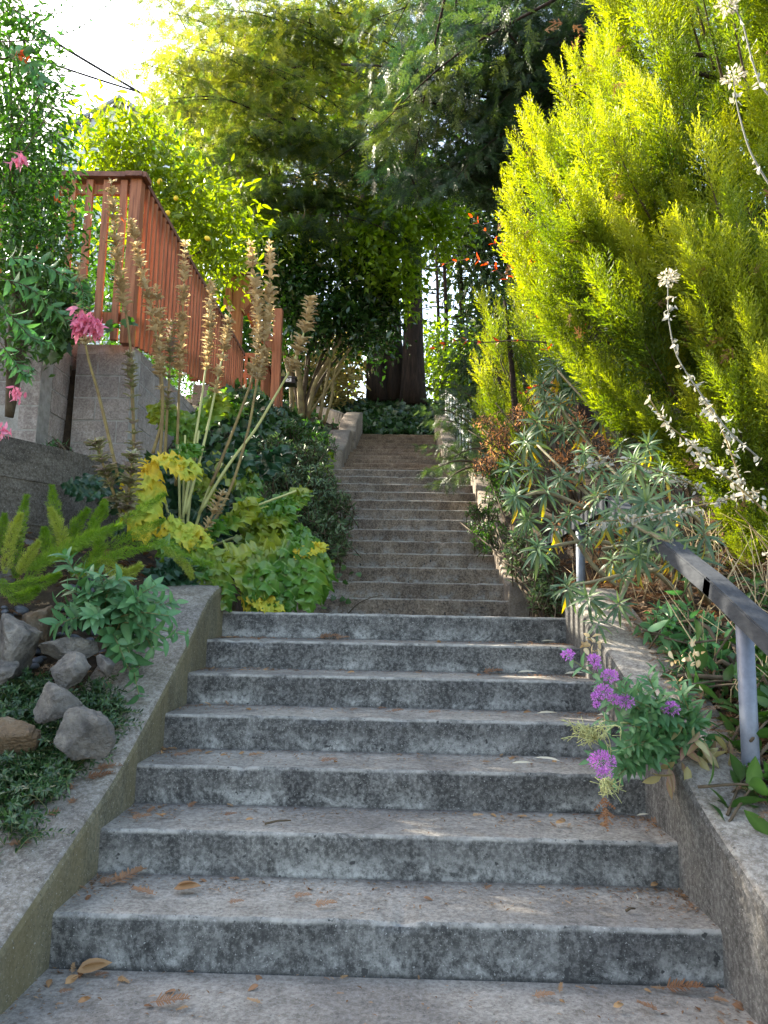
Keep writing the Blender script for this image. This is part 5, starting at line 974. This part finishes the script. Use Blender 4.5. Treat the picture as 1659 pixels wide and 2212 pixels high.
for (cx_,cy_) in ((1480,1420),(1500,1400),(1462,1440),(1470,1490),(1475,1530),(1600,1700),(1560,1660),(1640,1740),(1285,1395),(1275,1385)):
    c=P(cx_,cy_,3.3 if cx_>1400 else 3.5); k=10; m.inst(LF_WIDE,c+rng.normal(0,.028,(k,3)),frames(rdir(k,-.3),rdir(k),.035*rng.uniform(.6,1.3,k)))
tag(m.build('dry_petals',M['bract'],loc=tuple(c)),'pale papery dried petals and leaves behind the right wall','dry petals',kind='stuff')
m=MB(); st=MB()
for k in range(60):
    c=P(rng.uniform(1510,1670),rng.uniform(1640,1860),rng.uniform(2.5,2.9)); c[2]=float(ground_z(c[0],c[1]))+.02; c[0]=max(c[0],1.42); e=c+rng.normal(0,.10,3)+A(0,0,.06); m.tube(smooth_pts([c,(c+e)/2+rng.normal(0,.02,3),e],6),[.003,.0015],4)
tag(m.build('dry_twigs',M['twig'],loc=(1.5,2.7,.4)),'tangle of dead twigs and grass at the foot of the post','dry twigs',kind='stuff')
# bricks edging the right bed
for k in range(8):
    x_=1.50+.24*k; c=MB(); c.box((x_,5.25+.03*k,1.47+.08*k),(.21,.11,.075),rot=rz(.05*((k*7)%3-1))); tag(c.build('brick',M['rock_tan'],loc=(x_,5.25,1.46)),'rough reddish brick in the edging row under the euphorbia stems','brick','bricks edging the right bed')
def sprig_t(seed=5):
    r=np.random.default_rng(seed); v=[];f=[]
    for i in range(15):
        u=(i+.5)/15
        for sg in (-1,1):
            a=sg*(1.05-.35*u); ln=.30*(1-.5*u)*r.uniform(.7,1.15); d=np.array([math.sin(a),math.cos(a),r.uniform(-.1,.5)]); p=np.array([0,u,.06*math.sin(u*3)]); s=np.array([math.cos(a),-math.sin(a),0])*.022; k=len(v); v.extend([tuple(p-s),tuple(p+s),tuple(p+d*ln*.7+s*1.1),tuple(p+d*ln),tuple(p+d*ln*.7-s*1.1)]); f.append((k,k+1,k+2,k+3,k+4))
    k=len(v); v.extend([(-.02,-.15,0),(.02,-.15,0),(.012,1,.0),(-.012,1,.0)]); f.append((k,k+1,k+2,k+3)); return T(v,f,False)
SPRIG=sprig_t()
# ---------- fallen bits on the steps
ordn=['pavement at the bottom','first step up','second step up','third step up','fourth step up','fifth step up','sixth step up']
M['leaf_br']=leafmat('fallen_leaf_brown',[(.26,.14,.07),(.42,.26,.13)],.2,(1,.8,.6),.7,.2,1.)
M['leaf_pale']=leafmat('fallen_leaf_pale',[(.50,.44,.33),(.62,.58,.48)],.2,(1,.9,.8),.7,.2,1.)
def tread_at(py):
    for i,(a_,b_) in enumerate(((2100,2300),(1880,1990),(1740,1810),(1620,1665),(1528,1556),(1445,1463),(1382,1390))):
        if py>=a_-12: return i
    return 6
def fallen(px,py,kind,s_=.06,ang=0.,txt=''):
    i=tread_at(py); zt=i*.165; d=ray(px,py); c=CP+d*((zt+.006)-EYE)/d[2]
    lo=2.609+(i-1)*.3695 if i>0 else .5; hi=2.609+i*.3695; c[1]=min(max(c[1],lo+.03),hi-.02)
    m=MB(); a=A(math.cos(ang),math.sin(ang),.08)[None]
    if kind=='sprig': m.inst(SPRIG,[c+A(0,0,.010)],frames(a,A(0.1,-.35,1)[None],np.array([s_*1.15]))); mt='dead_needles';nm='fallen_sprig'
    elif kind=='leaf':
        t_=LF_WIDE; m.inst(t_,[c+A(0,0,.012),c+A(.012,.008,.02)],frames(np.repeat(a,2,0)+A([0,0,.3],[.4,.3,.5]),A([.5,-.3,1],[-.6,.2,1]),np.array([s_,s_*.7]))); mt='leaf_br';nm='fallen_leaf'
    elif kind=='pale': m.inst(LF_NARROW,[c+A(0,0,.012)],frames(a+A(0,0,.12),A(.3,-.6,1)[None],np.array([s_]))); mt='leaf_pale';nm='fallen_leaf'
    else: m.tube([c+A(0,0,.006)-a[0]*s_*.5,c+A(0,0,.012),c+A(0,0,.008)+a[0]*s_*.5],[.005,.004,.003],6); mt='twig';nm='fallen_twig'
    tag(m.build(nm,M[mt],loc=tuple(c)),txt+' on the '+ordn[i],'fallen '+({'sprig':'sprig','leaf':'leaf','pale':'leaf','twig':'twig'}[kind]))
F_=[(165,2108,'leaf',.10,.3,'big curled brown leaf, leftmost'),(140,2135,'leaf',.05,1.,'small leaf scrap before the big curled one'),(335,2172,'sprig',.08,.1,'tan redwood sprig left of centre'),(168,2175,'leaf',.035,.5,'tiny tan leaf scrap near the left wall'),(1568,2105,'pale',.12,1.2,'long pale curled leaf at the right corner'),(1440,2140,'sprig',.09,-.1,'grey-brown sprig towards the right'),(1155,2158,'sprig',.05,0,'short orange-brown sprig right of centre'),(1325,2185,'leaf',.035,.2,'little brown scrap near the lower right'),(1420,2190,'sprig',.05,2.5,'pinkish sprig near the right'),(1635,2178,'pale',.05,.5,'cream scrap by the right wall'),
(250,1912,'sprig',.11,1.1,'forked rusty sprig by the left wall'),(215,1911,'sprig',.06,.2,'narrow sprig beside the forked one'),(330,1938,'sprig',.07,2.8,'tan feathery sprig'),(375,1928,'leaf',.09,0,'long brown leaf'),(635,1942,'sprig',.05,0,'brown sprig left of centre'),(680,1961,'sprig',.06,.1,'slim brown sprig near the edge'),(495,1955,'sprig',.04,.0,'faint small sprig'),(1405,1920,'leaf',.035,.3,'greyish chip at the right'),(1378,1950,'pale',.05,1.4,'upright pale sliver'),(1362,1970,'twig',.035,.3,'black crumb-like twig'),
(285,1772,'sprig',.06,.2,'rust sprig at the left end'),(345,1768,'leaf',.025,.2,'tiny brown bit'),(407,1748,'sprig',.05,1.3,'upright rust sprig'),(485,1765,'sprig',.04,.1,'small rust sprig'),(600,1780,'twig',.10,.2,'stubby grey twig'),(530,1778,'leaf',.03,.1,'small tan bit'),(1200,1785,'leaf',.04,.1,'brown scrap at the right'),(1375,1768,'pale',.06,.2,'yellowish scrap in the right corner'),(1408,1780,'sprig',.06,.4,'crumpled sprig in the right corner'),
(375,1636,'sprig',.05,.1,'rust sprig at the left'),(405,1628,'sprig',.05,.0,'thin rust sprig near the riser'),(475,1638,'leaf',.03,.2,'brown scrap'),(537,1636,'sprig',.04,.1,'small brown sprig'),(693,1648,'sprig',.06,.0,'tan sprig left of centre'),(1105,1655,'pale',.09,.0,'long tan curled leaf'),(1210,1650,'pale',.12,2.7,'long white curled leaf'),
(845,1540,'sprig',.05,.1,'small sprig at the middle'),(925,1543,'sprig',.05,-.1,'tan sprig right of the middle'),(1130,1545,'leaf',.04,.0,'brown scrap'),(1160,1546,'pale',.10,.0,'curled tan leaf'),(1290,1550,'pale',.12,.1,'wide pale leaf at the right'),
(568,1452,'leaf',.03,.2,'brown crumb at the left'),(1045,1455,'sprig',.09,.0,'orange sprig'),(1118,1457,'pale',.11,.0,'long cream leaf'),(1220,1460,'pale',.12,.2,'cream leaf by the plant'),(690,1380,'sprig',.11,.0,'long rust sprig'),(725,1382,'sprig',.07,.1,'second rust sprig'),(1110,1388,'pale',.05,.1,'tan scrap right of centre'),(1165,1389,'pale',.09,.0,'long cream leaf')]
for a_ in F_: fallen(*a_)
# sprigs on the left wall top
for k,(x,y,an,s_,lab) in enumerate(((20,1822,0,.07,'lowest fallen sprig on the left wall top'),(38,1745,.6,.11,'large tan sprig near the left edge of the wall top'),(75,1720,1.2,.10,'rust sprig above the large tan one'),(105,1760,1.0,.08,'lone brown sprig in the middle of the wall top'),(150,1705,1.5,.09,'upright tan sprig on the wall top'),(150,1735,1.4,.07,'reddish sprig below the upright tan one'),(190,1680,.7,.10,'long pale sprig close to the wall edge'),(210,1660,.5,.09,'topmost orange sprig at the wall edge'),(120,1650,.4,.12,'large rust sprig lying on the ground cover'),(60,1640,.9,.09,'rust sprig among the ground cover at left'),(200,1480,.3,.09,'pale tan sprig on the pointed rock'),(190,1510,1.,.10,'brown sprig below the pale tan one'),(90,1560,2.4,.10,'russet sprig over the grey pointed rock'))):
    d=ray(x,y); c=CP.copy()
    for s_k in np.arange(1.5,5,.01):
        c=CP+d*s_k; gz_=(float(np.interp(c[1],[a for a,b in LW],[b for a,b in LW]))+.012) if c[0]>-1.5 else float(ground_z(c[0],c[1]))+.05
        if c[2]<=gz_: break
    m=MB(); m.inst(SPRIG,[c],frames(A(math.cos(an),math.sin(an),.05)[None],A(.1,-.3,1)[None],np.array([s_]))); tag(m.build('fallen_sprig',M['dead_needles'],loc=tuple(c)),lab,'fallen sprig')
# twig and ivy runner on the second flight
m=MB(); q=smooth_pts([P(752,1325,7.2),P(775,1303,7.2),P(805,1290,7.2),P(828,1286,7.2)],10); m.tube(q,[.006,.003],5); tag(m.build('fallen_twig',M['twig'],loc=tuple(q[0])),'dark bent twig with small leaves standing against the first riser of the middle flight','twig')
m=MB(); 
for (x,y) in ((722,1296),(740,1298),(752,1304),(700,1310),(765,1290),(745,1230),(760,1240),(735,1245),(772,1243),(745,1262)): m.inst(IVY,[P(x,y,7.22)],frames(rdir(1,.3),A(0,-1,.4)[None]+rng.normal(0,.2,(1,3)),np.array([.06])))
tag(m.build('ivy_runner',M['shrub'],loc=tuple(P(720,1300,7.2))),'small ivy runner creeping over the left end of the middle flight','ivy')
m=MB()
for k in range(230):
    i=int(rng.integers(0,7)); x=rng.choice([XL+.02+rng.random()**2*.5,XR-.02-rng.random()**2*.6,rng.uniform(XL,XR)]); y=2.609+i*.3695-.03-rng.random()**2*.22 if i<7 else 2.5
    d=rdir(1,0)*A(1,1,.12)
    m.inst(SPRIG if k%3 else LF_WIDE,[(x,y,i*.165+.010)],frames(d,A(.1,-.2,1)[None]+rng.normal(0,.2,(1,3)),np.array([rng.uniform(.018,.045)])),k%2)
tag(m.build('leaf_litter',[M['dead_needles'],M['leaf_br']],loc=(0,3,.3)),'small needles and crumbs gathered along the backs of the treads and in the corners','leaf litter',kind='stuff')
# fine grit on the treads
m=MB(); n=7000; i=rng.integers(0,7,n); x=rng.uniform(XL+.02,XR-.02,n); x=np.where(rng.random(n)<.45,np.where(rng.random(n)<.4,XL+.01+rng.random(n)**2*.22,XR-.01-rng.random(n)**2*.25),x); y=2.600+(i-1)*.3695+.3695*rng.random(n)**.35; y=np.where(i==0,rng.uniform(1.2,2.6,n),y)
m.inst(LS,np.stack([x,y,i*.165+.006],1),frames(rdir(n)*A(1,1,.1),rdir(n,3,.3),.010*rng.uniform(.3,1.9,n)**1.3)); tag(m.build('grit',M['litter'],loc=(0,3,.3)),'tiny crumbs of plant litter scattered over the treads','litter',kind='stuff')

bush('dry_shrub','straw-coloured dead stems and leaves glowing in the sun behind the handrail',A(2.0,5.2,1.6),
  pxblobs([(1400,1150,5.6,90,60,.3,420),(1480,1230,5.2,70,60,.3,360),(1330,1190,5.9,60,50,.3,300),(1560,1250,4.8,60,50,.3,260),(1380,1060,6.2,90,50,.3,380),(1290,980,6.6,70,60,.3,360),(1440,960,6.2,60,60,.3,260),(1240,1130,6.0,50,50,.3,300),(1230,1000,6.6,50,50,.3,300)]),M['rust_leaf'],LS,.06,per=9)
m=MB()
for k in range(420):
    x=rng.uniform(1.4,2.9); y=rng.uniform(3.2,6.6); z=float(ground_z(x,y)); m.tube([(x,y,z),(x+rng.normal(0,.06),y+rng.normal(0,.05),z+rng.uniform(.1,.2)),(x+rng.normal(0,.12),y+rng.normal(0,.1),z+rng.uniform(.2,.45))],[.004,.003,.001],4)
tag(m.build('dry_grass',M['stem_straw'],loc=(2,5,1.5)),'straw-coloured dry stalks standing on the sunny bank right of the stairs','dry grass',kind='stuff')
litter(260,1.18,1.40,2.3,4.4,'dry leaves and needles lying along the outer edge of the right wall',.06,dz=.09)

# ---------- groups for repeats, tidy up
GR={'far_tree':'distant trees closing the view','redwood_tree':'redwoods over the stairs','golden_cypress':'golden conifers on the right','added_evergreen':'added dark evergreens behind the right-hand conifer','stair_flight':'flights of concrete steps','stair_wall':'concrete walls beside the stairs','block_pier':'concrete block piers at the left','block_footing':'block footings under the fence','wooden_fence':'red wooden fencing at the left','dried_stem':'dried stems in front of the golden conifer','fallen_sprig':'fallen redwood sprigs','fallen_leaf':'fallen leaves on the steps','fallen_twig':'fallen twigs on the steps','leafy_bush':'bushes along the right of the steps','mallow_plant':'green plants beside the handrail post','yard_shrub':'shrubs behind the fence','ivy_sprig':'ivy sprigs on the fence foot'}
for o in S.objects:
    b_=o.name.split('.')[0]
    if o.parent is None and b_ in GR and 'group' not in o: o['group']=GR[b_]
    if '_b' in o: del o['_b']
